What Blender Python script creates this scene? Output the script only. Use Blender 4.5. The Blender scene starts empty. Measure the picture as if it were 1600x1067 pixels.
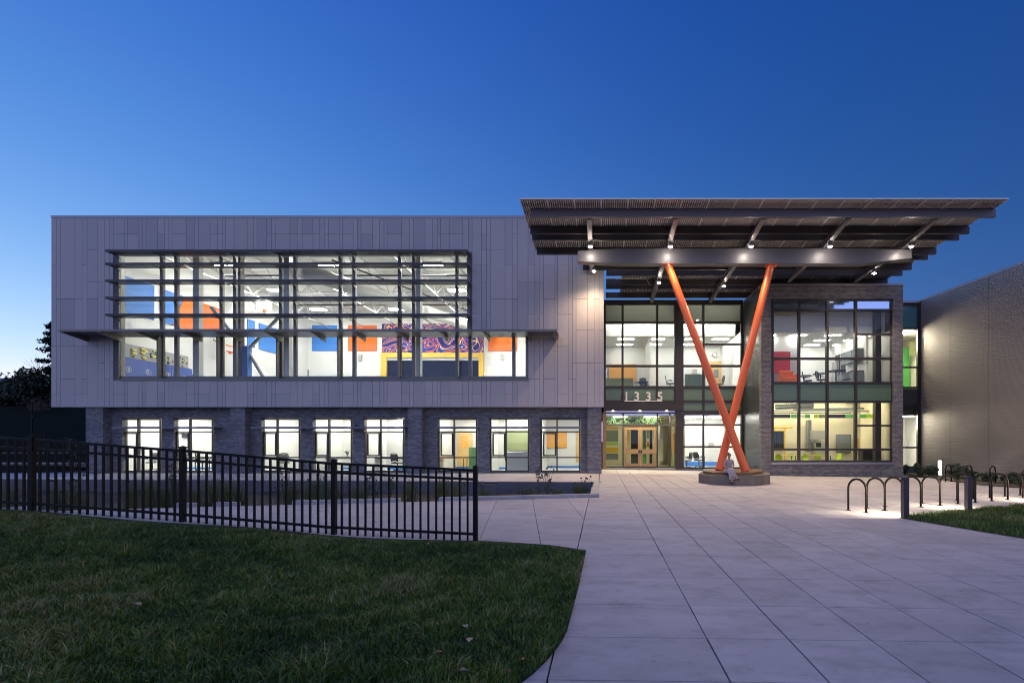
import bpy, math, random
import numpy as np
from mathutils import Vector, Matrix

random.seed(7); RNG = np.random.default_rng(7)
sc = bpy.context.scene
COL = sc.collection
R = math.radians

# ------------------------------------------------------------------ camera
F = 755.0; U0 = 940.0; V0 = 692.0; EYE = 1.6
cam_d = bpy.data.cameras.new('camera'); cam = bpy.data.objects.new('camera', cam_d); COL.objects.link(cam)
cam.location = (0, 0, EYE); cam.rotation_euler = (R(90), 0, 0)
cam_d.sensor_width = 36; cam_d.lens = F / 1600 * 36
cam_d.shift_x = -(U0 - 800) / 1600; cam_d.shift_y = (V0 - 533.5) / 1600
cam_d.clip_start = .05; cam_d.clip_end = 900
sc.camera = cam

# ------------------------------------------------------------------ dusk sky
world = bpy.data.worlds.new('World'); sc.world = world; world.use_nodes = True
wn = world.node_tree; wl = wn.links
bg = wn.nodes['Background']
sky = wn.nodes.new('ShaderNodeTexSky'); sky.sky_type = 'NISHITA'; sky.sun_disc = False
SUN_EL, SUN_ROT = -5.0, -60.0
sky.sun_elevation = R(SUN_EL); sky.sun_rotation = R(SUN_ROT)
sky.ozone_density = 3; sky.air_density = 1.0; sky.dust_density = .3
mul = wn.nodes.new('ShaderNodeMix'); mul.data_type = 'RGBA'; mul.blend_type = 'MULTIPLY'
mul.inputs[0].default_value = 1; mul.inputs[7].default_value = (16.0, 12.4, 1.2, 1)
wl.new(sky.outputs[0], mul.inputs[6])
add = wn.nodes.new('ShaderNodeMix'); add.data_type = 'RGBA'; add.blend_type = 'ADD'
add.inputs[0].default_value = 1; add.inputs[7].default_value = (.0, .044, .245, 1)
mul.clamp_result = False; add.clamp_result = False
wl.new(mul.outputs[2], add.inputs[6])
# horizon glow around the afterglow, and the lavender-blue anti-twilight arch opposite it (behind the photographer)
tc = wn.nodes.new('ShaderNodeTexCoord'); sx = wn.nodes.new('ShaderNodeSeparateXYZ'); wl.new(tc.outputs['Generated'], sx.inputs[0])
def wmath(op, a, b=None, clamp=False):
    n = wn.nodes.new('ShaderNodeMath'); n.operation = op; n.use_clamp = clamp
    for i_, q in enumerate((a, b)):
        if q is None: continue
        if isinstance(q, (int, float)): n.inputs[i_].default_value = q
        else: wl.new(q, n.inputs[i_])
    return n.outputs[0]
zc_ = wmath('MAXIMUM', sx.outputs[2], 0.0); omz = wmath('SUBTRACT', 1.0, zc_)
hxy = wmath('SQRT', wmath('ADD', wmath('MULTIPLY', sx.outputs[0], sx.outputs[0]), wmath('ADD', wmath('MULTIPLY', sx.outputs[1], sx.outputs[1]), 1e-5)))
dot = wmath('ADD', wmath('MULTIPLY', sx.outputs[0], math.sin(R(SUN_ROT))), wmath('MULTIPLY', sx.outputs[1], math.cos(R(SUN_ROT))))
wst = wmath('ADD', wmath('MULTIPLY', wmath('DIVIDE', dot, hxy), .5), .5)
g1 = wmath('MULTIPLY', wst, wmath('POWER', omz, 3.0)); w2 = wmath('MULTIPLY', wst, wst); g2 = wmath('MULTIPLY', w2, wmath('POWER', omz, 8.0)); g3 = wmath('MULTIPLY', wmath('MULTIPLY', w2, wst), omz)
mr = wn.nodes.new('ShaderNodeMapRange'); mr.interpolation_type = 'SMOOTHERSTEP'
mr.inputs[1].default_value = .10; mr.inputs[2].default_value = -1.0; mr.inputs[3].default_value = 0; mr.inputs[4].default_value = 1
wl.new(sx.outputs[1], mr.inputs[0])
last = add.outputs[2]
for fac, colr in ((g1, (.115, .347, .38)), (g2, (.555, .0, .0)), (w2, (.0, .0, .15)), (g3, (.021, .144, .44)), (mr.outputs[0], (.44, .47, .72))):
    nd = wn.nodes.new('ShaderNodeMix'); nd.data_type = 'RGBA'; nd.blend_type = 'ADD'; nd.clamp_result = False; nd.clamp_factor = False
    nd.inputs[7].default_value = (*colr, 1); wl.new(fac, nd.inputs[0]); wl.new(last, nd.inputs[6]); last = nd.outputs[2]
wl.new(last, bg.inputs[0]); bg.inputs[1].default_value = 1.0

sun_d = bpy.data.lights.new('afterglow_sun', 'SUN'); sun_d.energy = .02; sun_d.angle = R(25); sun_d.color = (1, .8, .65)
sun = bpy.data.objects.new('afterglow_sun', sun_d); COL.objects.link(sun)
sun.rotation_euler = (R(86), 0, R(-SUN_ROT) + R(180))

vs = sc.view_settings
vs.view_transform = 'Standard'; vs.look = 'None'; vs.exposure = 0; vs.gamma = 1; vs.use_curve_mapping = False
cy = sc.cycles
cy.max_bounces = 8; cy.diffuse_bounces = 4; cy.glossy_bounces = 4; cy.transmission_bounces = 6; cy.transparent_max_bounces = 24
cy.caustics_reflective = False; cy.caustics_refractive = False
cy.sample_clamp_indirect = 4; cy.use_denoising = True
try: cy.denoiser = 'OPENIMAGEDENOISE'
except Exception: pass
cy.use_light_tree = True
cy.pixel_filter_type = 'BLACKMAN_HARRIS'; cy.filter_width = 1.05

# ------------------------------------------------------------------ helpers
def at(u, v, Y):
    k = Y / F
    return Vector(((u - U0) * k, Y, EYE - (v - V0) * k))
def px(u, Y): return (u - U0) * Y / F
def pz(v, Y): return EYE - (v - V0) * Y / F
def zg(x): return -.0135 * max(0., x + .3)
def gnd(u, v):
    k = (EYE + .00405) / ((v - V0) - .0135 * (u - U0)) if u > U0 else EYE / (v - V0)
    x = (u - U0) * k
    return Vector((x, F * k, zg(x)))

def wloc(o):
    v = Vector((0, 0, 0))
    while o is not None: v += o.location; o = o.parent
    return v

class MB:
    def __init__(s): s.v = []; s.f = []; s.m = []; s.mi = 0
    def face(s, pts):
        b = len(s.v); s.v += [tuple(p) for p in pts]; s.f.append(tuple(range(b, b + len(pts)))); s.m.append(s.mi); return s
    def raw(s, vs_, fs):
        b = len(s.v); s.v += [tuple(p) for p in vs_]
        for f in fs: s.f.append(tuple(i + b for i in f)); s.m.append(s.mi)
        return s
    def box(s, x0, x1, y0, y1, z0, z1):
        x0, x1 = sorted((x0, x1)); y0, y1 = sorted((y0, y1)); z0, z1 = sorted((z0, z1))
        return s.raw([(x0,y0,z0),(x1,y0,z0),(x1,y1,z0),(x0,y1,z0),(x0,y0,z1),(x1,y0,z1),(x1,y1,z1),(x0,y1,z1)],
                     [(0,3,2,1),(4,5,6,7),(0,1,5,4),(1,2,6,5),(2,3,7,6),(3,0,4,7)])
    def hexa(s, p):   # 8 corners, bottom ring then top ring
        return s.raw(p, [(0,3,2,1),(4,5,6,7),(0,1,5,4),(1,2,6,5),(2,3,7,6),(3,0,4,7)])
    def prism(s, poly, z0, z1):
        n = len(poly); f0 = (lambda x, y: z0) if not callable(z0) else z0; f1 = (lambda x, y: z1) if not callable(z1) else z1
        vv = [(x, y, f0(x, y)) for x, y in poly] + [(x, y, f1(x, y)) for x, y in poly]
        return s.raw(vv, [tuple(reversed(range(n))), tuple(range(n, 2*n))] + [(i, (i+1) % n, n+(i+1) % n, n+i) for i in range(n)])
    def tube(s, pts, r, n=8, cap=True):
        pts = [Vector(p) for p in pts]; rr = r if isinstance(r, (list, tuple)) else [r] * len(pts)
        ref = None; b = len(s.v); m = len(pts)
        for i, p in enumerate(pts):
            t = (pts[min(i+1, m-1)] - pts[max(i-1, 0)]).normalized()
            if ref is None: ref = t.orthogonal().normalized()
            a = (ref - t * ref.dot(t)); a = a.normalized() if a.length > 1e-6 else t.orthogonal().normalized()
            ref = a; c = t.cross(a)
            for k in range(n):
                w = 2 * math.pi * k / n
                s.v.append(tuple(p + (a * math.cos(w) + c * math.sin(w)) * rr[i]))
        for i in range(m - 1):
            for k in range(n):
                s.f.append((b+i*n+k, b+i*n+(k+1) % n, b+(i+1)*n+(k+1) % n, b+(i+1)*n+k)); s.m.append(s.mi)
        if cap:
            s.f.append(tuple(b+k for k in reversed(range(n)))); s.m.append(s.mi)
            s.f.append(tuple(b+(m-1)*n+k for k in range(n))); s.m.append(s.mi)
        return s
    def bar(s, p0, p1, w, h):   # rectangular bar between two points, w across, h up
        p0 = Vector(p0); p1 = Vector(p1); d = (p1 - p0).normalized()
        up = Vector((0, 0, 1)) if abs(d.z) < .95 else Vector((0, 1, 0))
        a = d.cross(up).normalized() * (w / 2); c = a.cross(d).normalized() * (h / 2)
        q = [p0-a-c, p0+a-c, p0+a+c, p0-a+c, p1-a-c, p1+a-c, p1+a+c, p1-a+c]
        return s.raw(q, [(0,1,2,3),(7,6,5,4),(0,4,5,1),(1,5,6,2),(2,6,7,3),(3,7,4,0)])
    def ball(s, c, rx, ry=None, rz=None, n=12, m=8):
        ry = ry or rx; rz = rz or rx; b = len(s.v); c = Vector(c)
        for j in range(m + 1):
            ph = math.pi * j / m - math.pi / 2
            for k in range(n):
                th = 2 * math.pi * k / n
                s.v.append((c.x + rx*math.cos(ph)*math.cos(th), c.y + ry*math.cos(ph)*math.sin(th), c.z + rz*math.sin(ph)))
        for j in range(m):
            for k in range(n):
                s.f.append((b+j*n+k, b+j*n+(k+1) % n, b+(j+1)*n+(k+1) % n, b+(j+1)*n+k)); s.m.append(s.mi)
        return s
    def build(s, name, mat, parent=None, smooth=False, bevel=0):
        off = wloc(parent) if parent is not None else Vector((0, 0, 0))
        me = bpy.data.meshes.new(name)
        me.from_pydata([(x-off.x, y-off.y, z-off.z) for x, y, z in s.v], [], s.f)
        ms = mat if isinstance(mat, (list, tuple)) else [mat]
        for m in ms: me.materials.append(m)
        if len(ms) > 1: me.polygons.foreach_set('material_index', s.m)
        if smooth: me.polygons.foreach_set('use_smooth', [True] * len(me.polygons))
        o = bpy.data.objects.new(name, me); COL.objects.link(o)
        if parent is not None: o.parent = parent
        if bevel:
            bv = o.modifiers.new('bevel', 'BEVEL'); bv.width = bevel; bv.segments = 2; bv.limit_method = 'ANGLE'
        return o
    def own(s, name, mat, **k):     # top-level mesh whose origin is at its base
        xs, ys, zs = zip(*s.v)
        c = Vector(((min(xs)+max(xs))/2, (min(ys)+max(ys))/2, min(zs)))
        s.v = [(x-c.x, y-c.y, z-c.z) for x, y, z in s.v]
        o = s.build(name, mat, None, **k); o.location = c; return o

def tag(o, label=None, cat=None, group=None, kind=None):
    if label: o['label'] = label
    if cat: o['category'] = cat
    if group: o['group'] = group
    if kind: o['kind'] = kind
    return o
def empty(name, loc, label=None, cat=None, group=None, kind=None):
    o = bpy.data.objects.new(name, None); COL.objects.link(o); o.location = loc
    return tag(o, label, cat, group, kind)
def copy_tree(o, parent=None):
    c = o.copy(); COL.objects.link(c)
    if parent is not None: c.parent = parent
    for ch in [x for x in bpy.data.objects if x.parent is o]: copy_tree(ch, c)
    return c
def place(proto, used, loc, rz, label, group=None):
    o = copy_tree(proto) if used[0] else proto
    used[0] = True
    o.location = loc; o.rotation_euler = (0, 0, rz); o['label'] = label
    if group: o['group'] = group
    return o
ORD = 'first second third fourth fifth sixth seventh eighth ninth tenth eleventh twelfth'.split()

# ------------------------------------------------------------------ materials
def mat_base(name):
    m = bpy.data.materials.new(name); m.use_nodes = True
    return m, m.node_tree, m.node_tree.links, m.node_tree.nodes['Principled BSDF']
def N(nt, t, **k):
    n = nt.nodes.new(t)
    for a, b in k.items(): setattr(n, a, b)
    return n
def solid(name, col, rough=.5, metal=0., var=.0, scale=4., bump=0., bscale=60., spec=.5, coat=0):
    m, nt, l, p = mat_base(name)
    p.inputs['Base Color'].default_value = (*col, 1); p.inputs['Roughness'].default_value = rough; p.inputs['Metallic'].default_value = metal
    p.inputs['Specular IOR Level'].default_value = spec
    if coat: p.inputs['Coat Weight'].default_value = coat
    t = N(nt, 'ShaderNodeTexCoord')
    if var:
        n = N(nt, 'ShaderNodeTexNoise'); n.inputs['Scale'].default_value = scale; n.inputs['Detail'].default_value = 6
        l.new(t.outputs['Object'], n.inputs['Vector'])
        mx = N(nt, 'ShaderNodeMix', data_type='RGBA')
        mx.inputs[6].default_value = (*[c*(1-var) for c in col], 1); mx.inputs[7].default_value = (*[min(1, c*(1+var)) for c in col], 1)
        l.new(n.outputs['Fac'], mx.inputs[0]); l.new(mx.outputs[2], p.inputs['Base Color'])
        ad = N(nt, 'ShaderNodeMath', operation='MULTIPLY_ADD'); ad.inputs[1].default_value = .25; ad.inputs[2].default_value = rough - .12
        l.new(n.outputs['Fac'], ad.inputs[0]); l.new(ad.outputs[0], p.inputs['Roughness'])
    if bump:
        n2 = N(nt, 'ShaderNodeTexNoise'); n2.inputs['Scale'].default_value = bscale; n2.inputs['Detail'].default_value = 4
        l.new(t.outputs['Object'], n2.inputs['Vector'])
        b = N(nt, 'ShaderNodeBump'); b.inputs['Strength'].default_value = bump; b.inputs['Distance'].default_value = .01
        l.new(n2.outputs['Fac'], b.inputs['Height']); l.new(b.outputs[0], p.inputs['Normal'])
    return m
def emit(name, col, strength):
    m, nt, l, p = mat_base(name)
    p.inputs['Base Color'].default_value = (.8, .8, .8, 1)
    p.inputs['Emission Color'].default_value = (*col, 1); p.inputs['Emission Strength'].default_value = strength
    return m
def glass(name, tint=(.93, .96, .95), ior=1.52, rough=0.0):
    m, nt, l, p = mat_base(name); nt.nodes.remove(p)
    out = nt.nodes['Material Output']
    tr = N(nt, 'ShaderNodeBsdfTransparent'); tr.inputs[0].default_value = (*tint, 1)
    gl = N(nt, 'ShaderNodeBsdfGlossy'); gl.inputs['Roughness'].default_value = rough; gl.inputs[0].default_value = (1, 1, 1, 1)
    fr = N(nt, 'ShaderNodeFresnel'); fr.inputs[0].default_value = ior
    ge = N(nt, 'ShaderNodeNewGeometry'); iv = N(nt, 'ShaderNodeMath', operation='SUBTRACT'); iv.inputs[0].default_value = 1; l.new(ge.outputs['Backfacing'], iv.inputs[1])
    fm = N(nt, 'ShaderNodeMath', operation='MULTIPLY'); l.new(fr.outputs[0], fm.inputs[0]); l.new(iv.outputs[0], fm.inputs[1])   # outer faces reflect, inner faces only transmit
    mx = N(nt, 'ShaderNodeMixShader'); l.new(fm.outputs[0], mx.inputs[0]); l.new(tr.outputs[0], mx.inputs[1]); l.new(gl.outputs[0], mx.inputs[2])
    l.new(mx.outputs[0], out.inputs[0])
    return m
def brick(name, c1, c2, mortar, w=.203, h=.0677, gloss=.75):
    m, nt, l, p = mat_base(name)
    t = N(nt, 'ShaderNodeTexCoord'); s = N(nt, 'ShaderNodeSeparateXYZ'); l.new(t.outputs['Object'], s.inputs[0])
    a = N(nt, 'ShaderNodeMath', operation='ADD'); l.new(s.outputs[0], a.inputs[0]); l.new(s.outputs[1], a.inputs[1])
    c = N(nt, 'ShaderNodeCombineXYZ'); l.new(a.outputs[0], c.inputs[0]); l.new(s.outputs[2], c.inputs[1])
    b = N(nt, 'ShaderNodeTexBrick'); b.offset = .5; b.inputs['Scale'].default_value = 1
    b.inputs['Brick Width'].default_value = w; b.inputs['Row Height'].default_value = h; b.inputs['Mortar Size'].default_value = .006
    b.inputs['Mortar Smooth'].default_value = .2; b.inputs['Bias'].default_value = -.25
    b.inputs['Color1'].default_value = (*c1, 1); b.inputs['Color2'].default_value = (*c2, 1); b.inputs['Mortar'].default_value = (*mortar, 1)
    l.new(c.outputs[0], b.inputs['Vector'])
    n = N(nt, 'ShaderNodeTexNoise'); n.inputs['Scale'].default_value = 1.3; n.inputs['Detail'].default_value = 5; l.new(t.outputs['Object'], n.inputs['Vector'])
    mr_ = N(nt, 'ShaderNodeMapRange'); mr_.inputs[3].default_value = .75; mr_.inputs[4].default_value = 1.2; l.new(n.outputs['Fac'], mr_.inputs[0])
    mx = N(nt, 'ShaderNodeMix', data_type='RGBA', blend_type='MULTIPLY'); mx.inputs[0].default_value = 1
    l.new(b.outputs['Color'], mx.inputs[6]); l.new(mr_.outputs[0], mx.inputs[7]); l.new(mx.outputs[2], p.inputs['Base Color'])
    p.inputs['Roughness'].default_value = gloss
    bp = N(nt, 'ShaderNodeBump', invert=True); bp.inputs['Strength'].default_value = .7; bp.inputs['Distance'].default_value = .012
    l.new(b.outputs['Fac'], bp.inputs['Height']); l.new(bp.outputs[0], p.inputs['Normal'])
    return m
def concrete(name, col, var=.1):
    m, nt, l, p = mat_base(name)
    t = N(nt, 'ShaderNodeTexCoord'); g = N(nt, 'ShaderNodeNewGeometry')
    oi = N(nt, 'ShaderNodeObjectInfo')
    n = N(nt, 'ShaderNodeTexNoise'); n.inputs['Scale'].default_value = .55; n.inputs['Detail'].default_value = 9; n.inputs['Roughness'].default_value = .62
    mp = N(nt, 'ShaderNodeMapping'); mp.inputs['Scale'].default_value = (1, 3.2, 1); l.new(g.outputs['Position'], mp.inputs[0]); l.new(mp.outputs[0], n.inputs['Vector'])
    n2 = N(nt, 'ShaderNodeTexNoise'); n2.inputs['Scale'].default_value = 38; n2.inputs['Detail'].default_value = 5; l.new(g.outputs['Position'], n2.inputs['Vector'])
    n3 = N(nt, 'ShaderNodeTexNoise'); n3.inputs['Scale'].default_value = 9; n3.inputs['Detail'].default_value = 8; n3.inputs['Roughness'].default_value = .75; l.new(g.outputs['Position'], n3.inputs['Vector'])
    ramp = N(nt, 'ShaderNodeMapRange'); ramp.inputs[1].default_value = .28; ramp.inputs[2].default_value = .72; ramp.inputs[3].default_value = 1-var; ramp.inputs[4].default_value = 1+var; l.new(n.outputs['Fac'], ramp.inputs[0])
    sp = N(nt, 'ShaderNodeMapRange'); sp.inputs[1].default_value = .30; sp.inputs[2].default_value = .38; sp.inputs[3].default_value = .5; sp.inputs[4].default_value = 1; l.new(n3.outputs['Fac'], sp.inputs[0])
    ob = N(nt, 'ShaderNodeMapRange'); ob.inputs[3].default_value = .91; ob.inputs[4].default_value = 1.06; l.new(oi.outputs['Random'], ob.inputs[0])
    n4 = N(nt, 'ShaderNodeTexNoise'); n4.inputs['Scale'].default_value = 2.1; n4.inputs['Detail'].default_value = 10; n4.inputs['Roughness'].default_value = .7; n4.inputs['Distortion'].default_value = .2
    mp4 = N(nt, 'ShaderNodeMapping'); mp4.inputs['Rotation'].default_value = (0, 0, .35); mp4.inputs['Scale'].default_value = (.9, 1.5, 1); l.new(g.outputs['Position'], mp4.inputs[0]); l.new(mp4.outputs[0], n4.inputs['Vector'])
    st = N(nt, 'ShaderNodeMapRange'); st.inputs[1].default_value = .36; st.inputs[2].default_value = .52; st.inputs[3].default_value = .80; st.inputs[4].default_value = 1.02; l.new(n4.outputs['Fac'], st.inputs[0])
    m0 = N(nt, 'ShaderNodeMath', operation='MULTIPLY'); l.new(ramp.outputs[0], m0.inputs[0]); l.new(st.outputs[0], m0.inputs[1])
    m1 = N(nt, 'ShaderNodeMath', operation='MULTIPLY'); l.new(m0.outputs[0], m1.inputs[0]); l.new(sp.outputs[0], m1.inputs[1])
    m2 = N(nt, 'ShaderNodeMath', operation='MULTIPLY'); l.new(m1.outputs[0], m2.inputs[0]); l.new(ob.outputs[0], m2.inputs[1])
    mx = N(nt, 'ShaderNodeMix', data_type='RGBA', blend_type='MULTIPLY'); mx.inputs[0].default_value = 1; mx.inputs[6].default_value = (*col, 1)
    l.new(m2.outputs[0], mx.inputs[7]); l.new(mx.outputs[2], p.inputs['Base Color'])
    p.inputs['Roughness'].default_value = .72
    b = N(nt, 'ShaderNodeBump'); b.inputs['Strength'].default_value = .25; b.inputs['Distance'].default_value = .004; l.new(n2.outputs['Fac'], b.inputs['Height']); l.new(b.outputs[0], p.inputs['Normal'])
    return m

M = {}
M['white'] = solid('white_wall_paint', (.76, .75, .72), .8, var=.03, scale=1.5)
M['cream'] = solid('cream_wall_paint', (.72, .66, .52), .8, var=.04, scale=1.2)
M['ceil'] = solid('ceiling_white', (.74, .73, .70), .9)
M['floor'] = solid('pale_floor', (.55, .56, .55), .35, var=.06)
M['blue'] = solid('blue_pad', (.035, .17, .52), .55, var=.06, scale=3)
M['navy'] = solid('navy_pad', (.04, .08, .30), .55, var=.06, scale=3)
M['orange_panel'] = solid('orange_felt', (.78, .17, .03), .9, var=.05, bump=.2)
M['ochre'] = solid('ochre_board', (.72, .36, .08), .9, var=.05, bump=.2)
M['red'] = solid('red_board', (.55, .04, .05), .8, var=.05)
M['yellow'] = solid('yellow_paint', (.80, .50, .06), .6, var=.04)
M['lime'] = solid('lime_plastic', (.42, .62, .03), .4)
M['green'] = solid('green_board', (.10, .22, .10), .8, var=.05)
M['grn_wall'] = solid('green_wall', (.10, .42, .10), .7)
M['olive'] = solid('olive_board', (.22, .25, .12), .8)
M['bronze'] = solid('dark_bronze_frame', (.05, .042, .038), .38, metal=.3, var=.1)
M['gframe'] = solid('grey_window_frame', (.17, .165, .15), .4, metal=.35, var=.08)
M['dark'] = solid('dark_metal', (.035, .032, .034), .4, metal=.4, var=.1)
M['black'] = solid('black_paint', (.006, .006, .006), .55, var=.1, spec=.2)
M['steel'] = solid('grey_painted_steel', (.16, .148, .165), .45, metal=.2, var=.08, scale=2)
M['purlin'] = solid('dark_galvanised_steel', (.06, .054, .058), .45, metal=.45, var=.12, scale=3)
M['lsteel'] = solid('light_steel', (.45, .44, .42), .45, metal=.3, var=.06)
M['bolpost'] = solid('bollard_paint', (.06, .052, .06), .5, metal=.2, var=.08)
M['hoop'] = solid('black_powder_coat', (.012, .010, .010), .55, var=.1, spec=.12)
M['pvframe'] = solid('anodised_frame', (.72, .71, .70), .4, metal=.3)
M['louver'] = solid('dark_louver_aluminium', (.05, .046, .056), .42, metal=.3, var=.08)
M['shade'] = solid('sunshade_aluminium', (.16, .155, .185), .38, metal=.5, var=.08)
M['cap'] = solid('coping_metal', (.30, .29, .33), .4, metal=.5, var=.06)
M['orange'] = solid('orange_paint', (.66, .115, .022), .38, var=.06, scale=2, coat=.25)
M['tan'] = solid('bronze_door', (.36, .24, .12), .42, metal=.35, var=.06)
M['wood'] = solid('oiled_wood', (.15, .075, .035), .55, var=.3, scale=6, bump=.3)
M['maple'] = solid('maple_wood', (.62, .42, .18), .5, var=.12, scale=5)
M['soil'] = solid('mulch', (.05, .038, .03), .95, var=.4, scale=12, bump=.9, bscale=40)
M['brick'] = brick('slate_brick', (.115, .115, .135), (.275, .27, .29), (.21, .205, .21))
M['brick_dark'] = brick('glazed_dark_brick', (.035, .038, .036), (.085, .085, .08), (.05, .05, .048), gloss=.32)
M['brick_warm'] = brick('grey_brown_brick', (.10, .092, .10), (.25, .225, .235), (.37, .34, .31))
M['backing'] = solid('joint_backing_membrane', (.14, .13, .14), .9)  # plain grey sheet behind the cladding and siding joints
PAN = [solid('cladding_panel_%s' % n, c, .42 + .035*('abcdef'.index(n)), var=.06, scale=1.1, bump=.10, bscale=3) for n, c in
       (('a', (.45, .405, .40)), ('b', (.42, .388, .39)), ('c', (.47, .425, .415)), ('d', (.435, .40, .402)), ('e', (.46, .415, .405)), ('f', (.41, .38, .385)))]
M['siding'] = solid('ribbed_siding', (.32, .28, .265), .42, metal=.25, var=.07, scale=1.5)
M['slab'] = concrete('plaza_concrete', (.45, .42, .425), .15)
M['slab2'] = concrete('sidewalk_concrete', (.49, .44, .43), .10)
M['curb'] = concrete('curb_concrete', (.40, .38, .375), .12)
M['dirt'] = solid('joint_dirt', (.03, .028, .025), .95, var=.4, scale=30)
M['bench_c'] = concrete('shaded_plinth_concrete', (.13, .112, .105), .3)  # base colour darkened so the plinth's shade is in the concrete itself
M['stone'] = concrete('dark_retaining_block', (.13, .125, .14), .2)
M['terrain'] = solid('dark_meadow', (.011, .012, .007), .98, var=.7, scale=2.2, bump=1.0, bscale=9, spec=.05)
M['turf'] = solid('lawn_soil', (.028, .036, .013), .95, var=.5, scale=5, bump=.8, bscale=30)
M['glass'] = glass('clear_glass')
M['glass_g'] = glass('lobby_glass', (.88, .94, .88))
M['glass_r'] = glass('reflective_glass', (.80, .84, .84), 2.0)
M['spandrel'] = solid('green_spandrel_glass', (.105, .165, .09), .28, spec=.9)
M['spandrel_b'] = solid('blue_transom_glass', (.62, .78, 1.0), .06, metal=.95)
M['spandrel_k'] = solid('dark_spandrel', (.02, .03, .025), .1, spec=.8)
M['teal'] = solid('teal_spandrel_glass', (.05, .16, .17), .1, spec=.9)
M['shade_cloth'] = solid('grey_roller_blind', (.32, .31, .29), .8, var=.05)
M['lamp'] = emit('ceiling_fixture', (1, .95, .86), 34)
M['lamp_office'] = emit('office_fixture', (1, .95, .86), 36)
M['lamp_gym'] = emit('gym_fixture', (1, .97, .90), 215)
M['lamp_warm'] = emit('warm_fixture', (1, .86, .55), 22)
M['lens'] = emit('spot_lens', (1, .90, .74), 260)
M['bol_lens'] = emit('bollard_lens', (1, .92, .78), 9)
M['skin'] = solid('skin', (.38, .21, .15), .5)
M['hair'] = solid('dark_hair', (.02, .013, .01), .5)
M['dress'] = solid('lavender_dress', (.27, .25, .32), .85, var=.2, scale=30)
M['leaf_d'] = solid('dark_foliage', (.028, .042, .02), .6, var=.5, scale=.9)
M['leaf_c'] = solid('conifer_foliage', (.02, .032, .018), .6, var=.4, scale=1)
M['leaf_s'] = solid('shrub_foliage', (.05, .075, .035), .55, var=.4, scale=6)
M['leaf_p'] = solid('pinkish_blossom', (.15, .085, .07), .7, var=.3, scale=8)
M['straw'] = solid('garden_grass', (.11, .125, .03), .7, var=.45, scale=3)
M['stalk'] = solid('seed_head', (.06, .045, .03), .8, var=.4, scale=20)
M['bark'] = solid('bark', (.05, .04, .032), .9, var=.3, scale=8, bump=.8, bscale=25)
M['fallen'] = solid('fallen_leaf', (.33, .13, .07), .7, var=.3, scale=30)
M['fallen2'] = solid('pale_fallen_leaf', (.42, .30, .20), .7, var=.3, scale=30)
def blind_mat():
    m, nt, l, p = mat_base('roller_blind_cloth'); tl = N(nt, 'ShaderNodeBsdfTranslucent'); tl.inputs[0].default_value = (.30, .30, .27, 1)
    mx = N(nt, 'ShaderNodeMixShader'); mx.inputs[0].default_value = .6; p.inputs['Base Color'].default_value = (.4, .39, .36, 1); p.inputs['Roughness'].default_value = .9
    l.new(p.outputs[0], mx.inputs[1]); l.new(tl.outputs[0], mx.inputs[2]); l.new(mx.outputs[0], nt.nodes['Material Output'].inputs[0]); return m
M['blind'] = blind_mat()
M['screen'] = solid('grey_screen', (.17, .19, .20), .25)
M['granite'] = solid('grey_climbing_board', (.33, .33, .31), .8, var=.05)
M['mesh_grey'] = solid('chair_mesh', (.06, .065, .07), .7)
M['glow'] = emit('lit_sign_white', (.9, .9, 1), .0)

# grass with per-blade tint
def grass_mat():
    m, nt, l, p = mat_base('grass_blades')
    at_ = N(nt, 'ShaderNodeAttribute'); at_.attribute_name = 'tint'
    r = N(nt, 'ShaderNodeValToRGB'); e = r.color_ramp.elements
    e[0].position = 0; e[0].color = (.020, .050, .009, 1); e[1].position = 1; e[1].color = (.36, .30, .17, 1)
    a = e.new(.55); a.color = (.085, .165, .014, 1); b = e.new(.78); b.color = (.22, .235, .035, 1)
    l.new(at_.outputs['Fac'], r.inputs[0]); l.new(r.outputs[0], p.inputs['Base Color']); p.inputs['Roughness'].default_value = .6
    return m
M['grass'] = grass_mat()
# bifacial solar panel: dark cells with translucent gaps
def pv_mat():
    m, nt, l, p = mat_base('bifacial_solar_cells')
    t = N(nt, 'ShaderNodeTexCoord'); b = N(nt, 'ShaderNodeTexBrick'); b.offset = 0
    b.inputs['Scale'].default_value = 1; b.inputs['Brick Width'].default_value = .0875; b.inputs['Row Height'].default_value = .0875
    b.inputs['Mortar Size'].default_value = .0085; b.inputs['Mortar Smooth'].default_value = 0
    l.new(t.outputs['Object'], b.inputs['Vector'])
    p.inputs['Base Color'].default_value = (.022, .018, .024, 1); p.inputs['Roughness'].default_value = .25
    tr = N(nt, 'ShaderNodeBsdfTransparent'); tr.inputs[0].default_value = (.75, .8, .85, 1)
    tl = N(nt, 'ShaderNodeBsdfDiffuse'); tl.inputs[0].default_value = (.85, .82, .8, 1)
    m1 = N(nt, 'ShaderNodeMixShader'); m1.inputs[0].default_value = .8; l.new(tr.outputs[0], m1.inputs[1]); l.new(tl.outputs[0], m1.inputs[2])
    m2 = N(nt, 'ShaderNodeMixShader'); l.new(b.outputs['Fac'], m2.inputs[0]); l.new(p.outputs[0], m2.inputs[1]); l.new(m1.outputs[0], m2.inputs[2])
    l.new(m2.outputs[0], nt.nodes['Material Output'].inputs[0])
    return m
M['pv'] = pv_mat()
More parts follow.
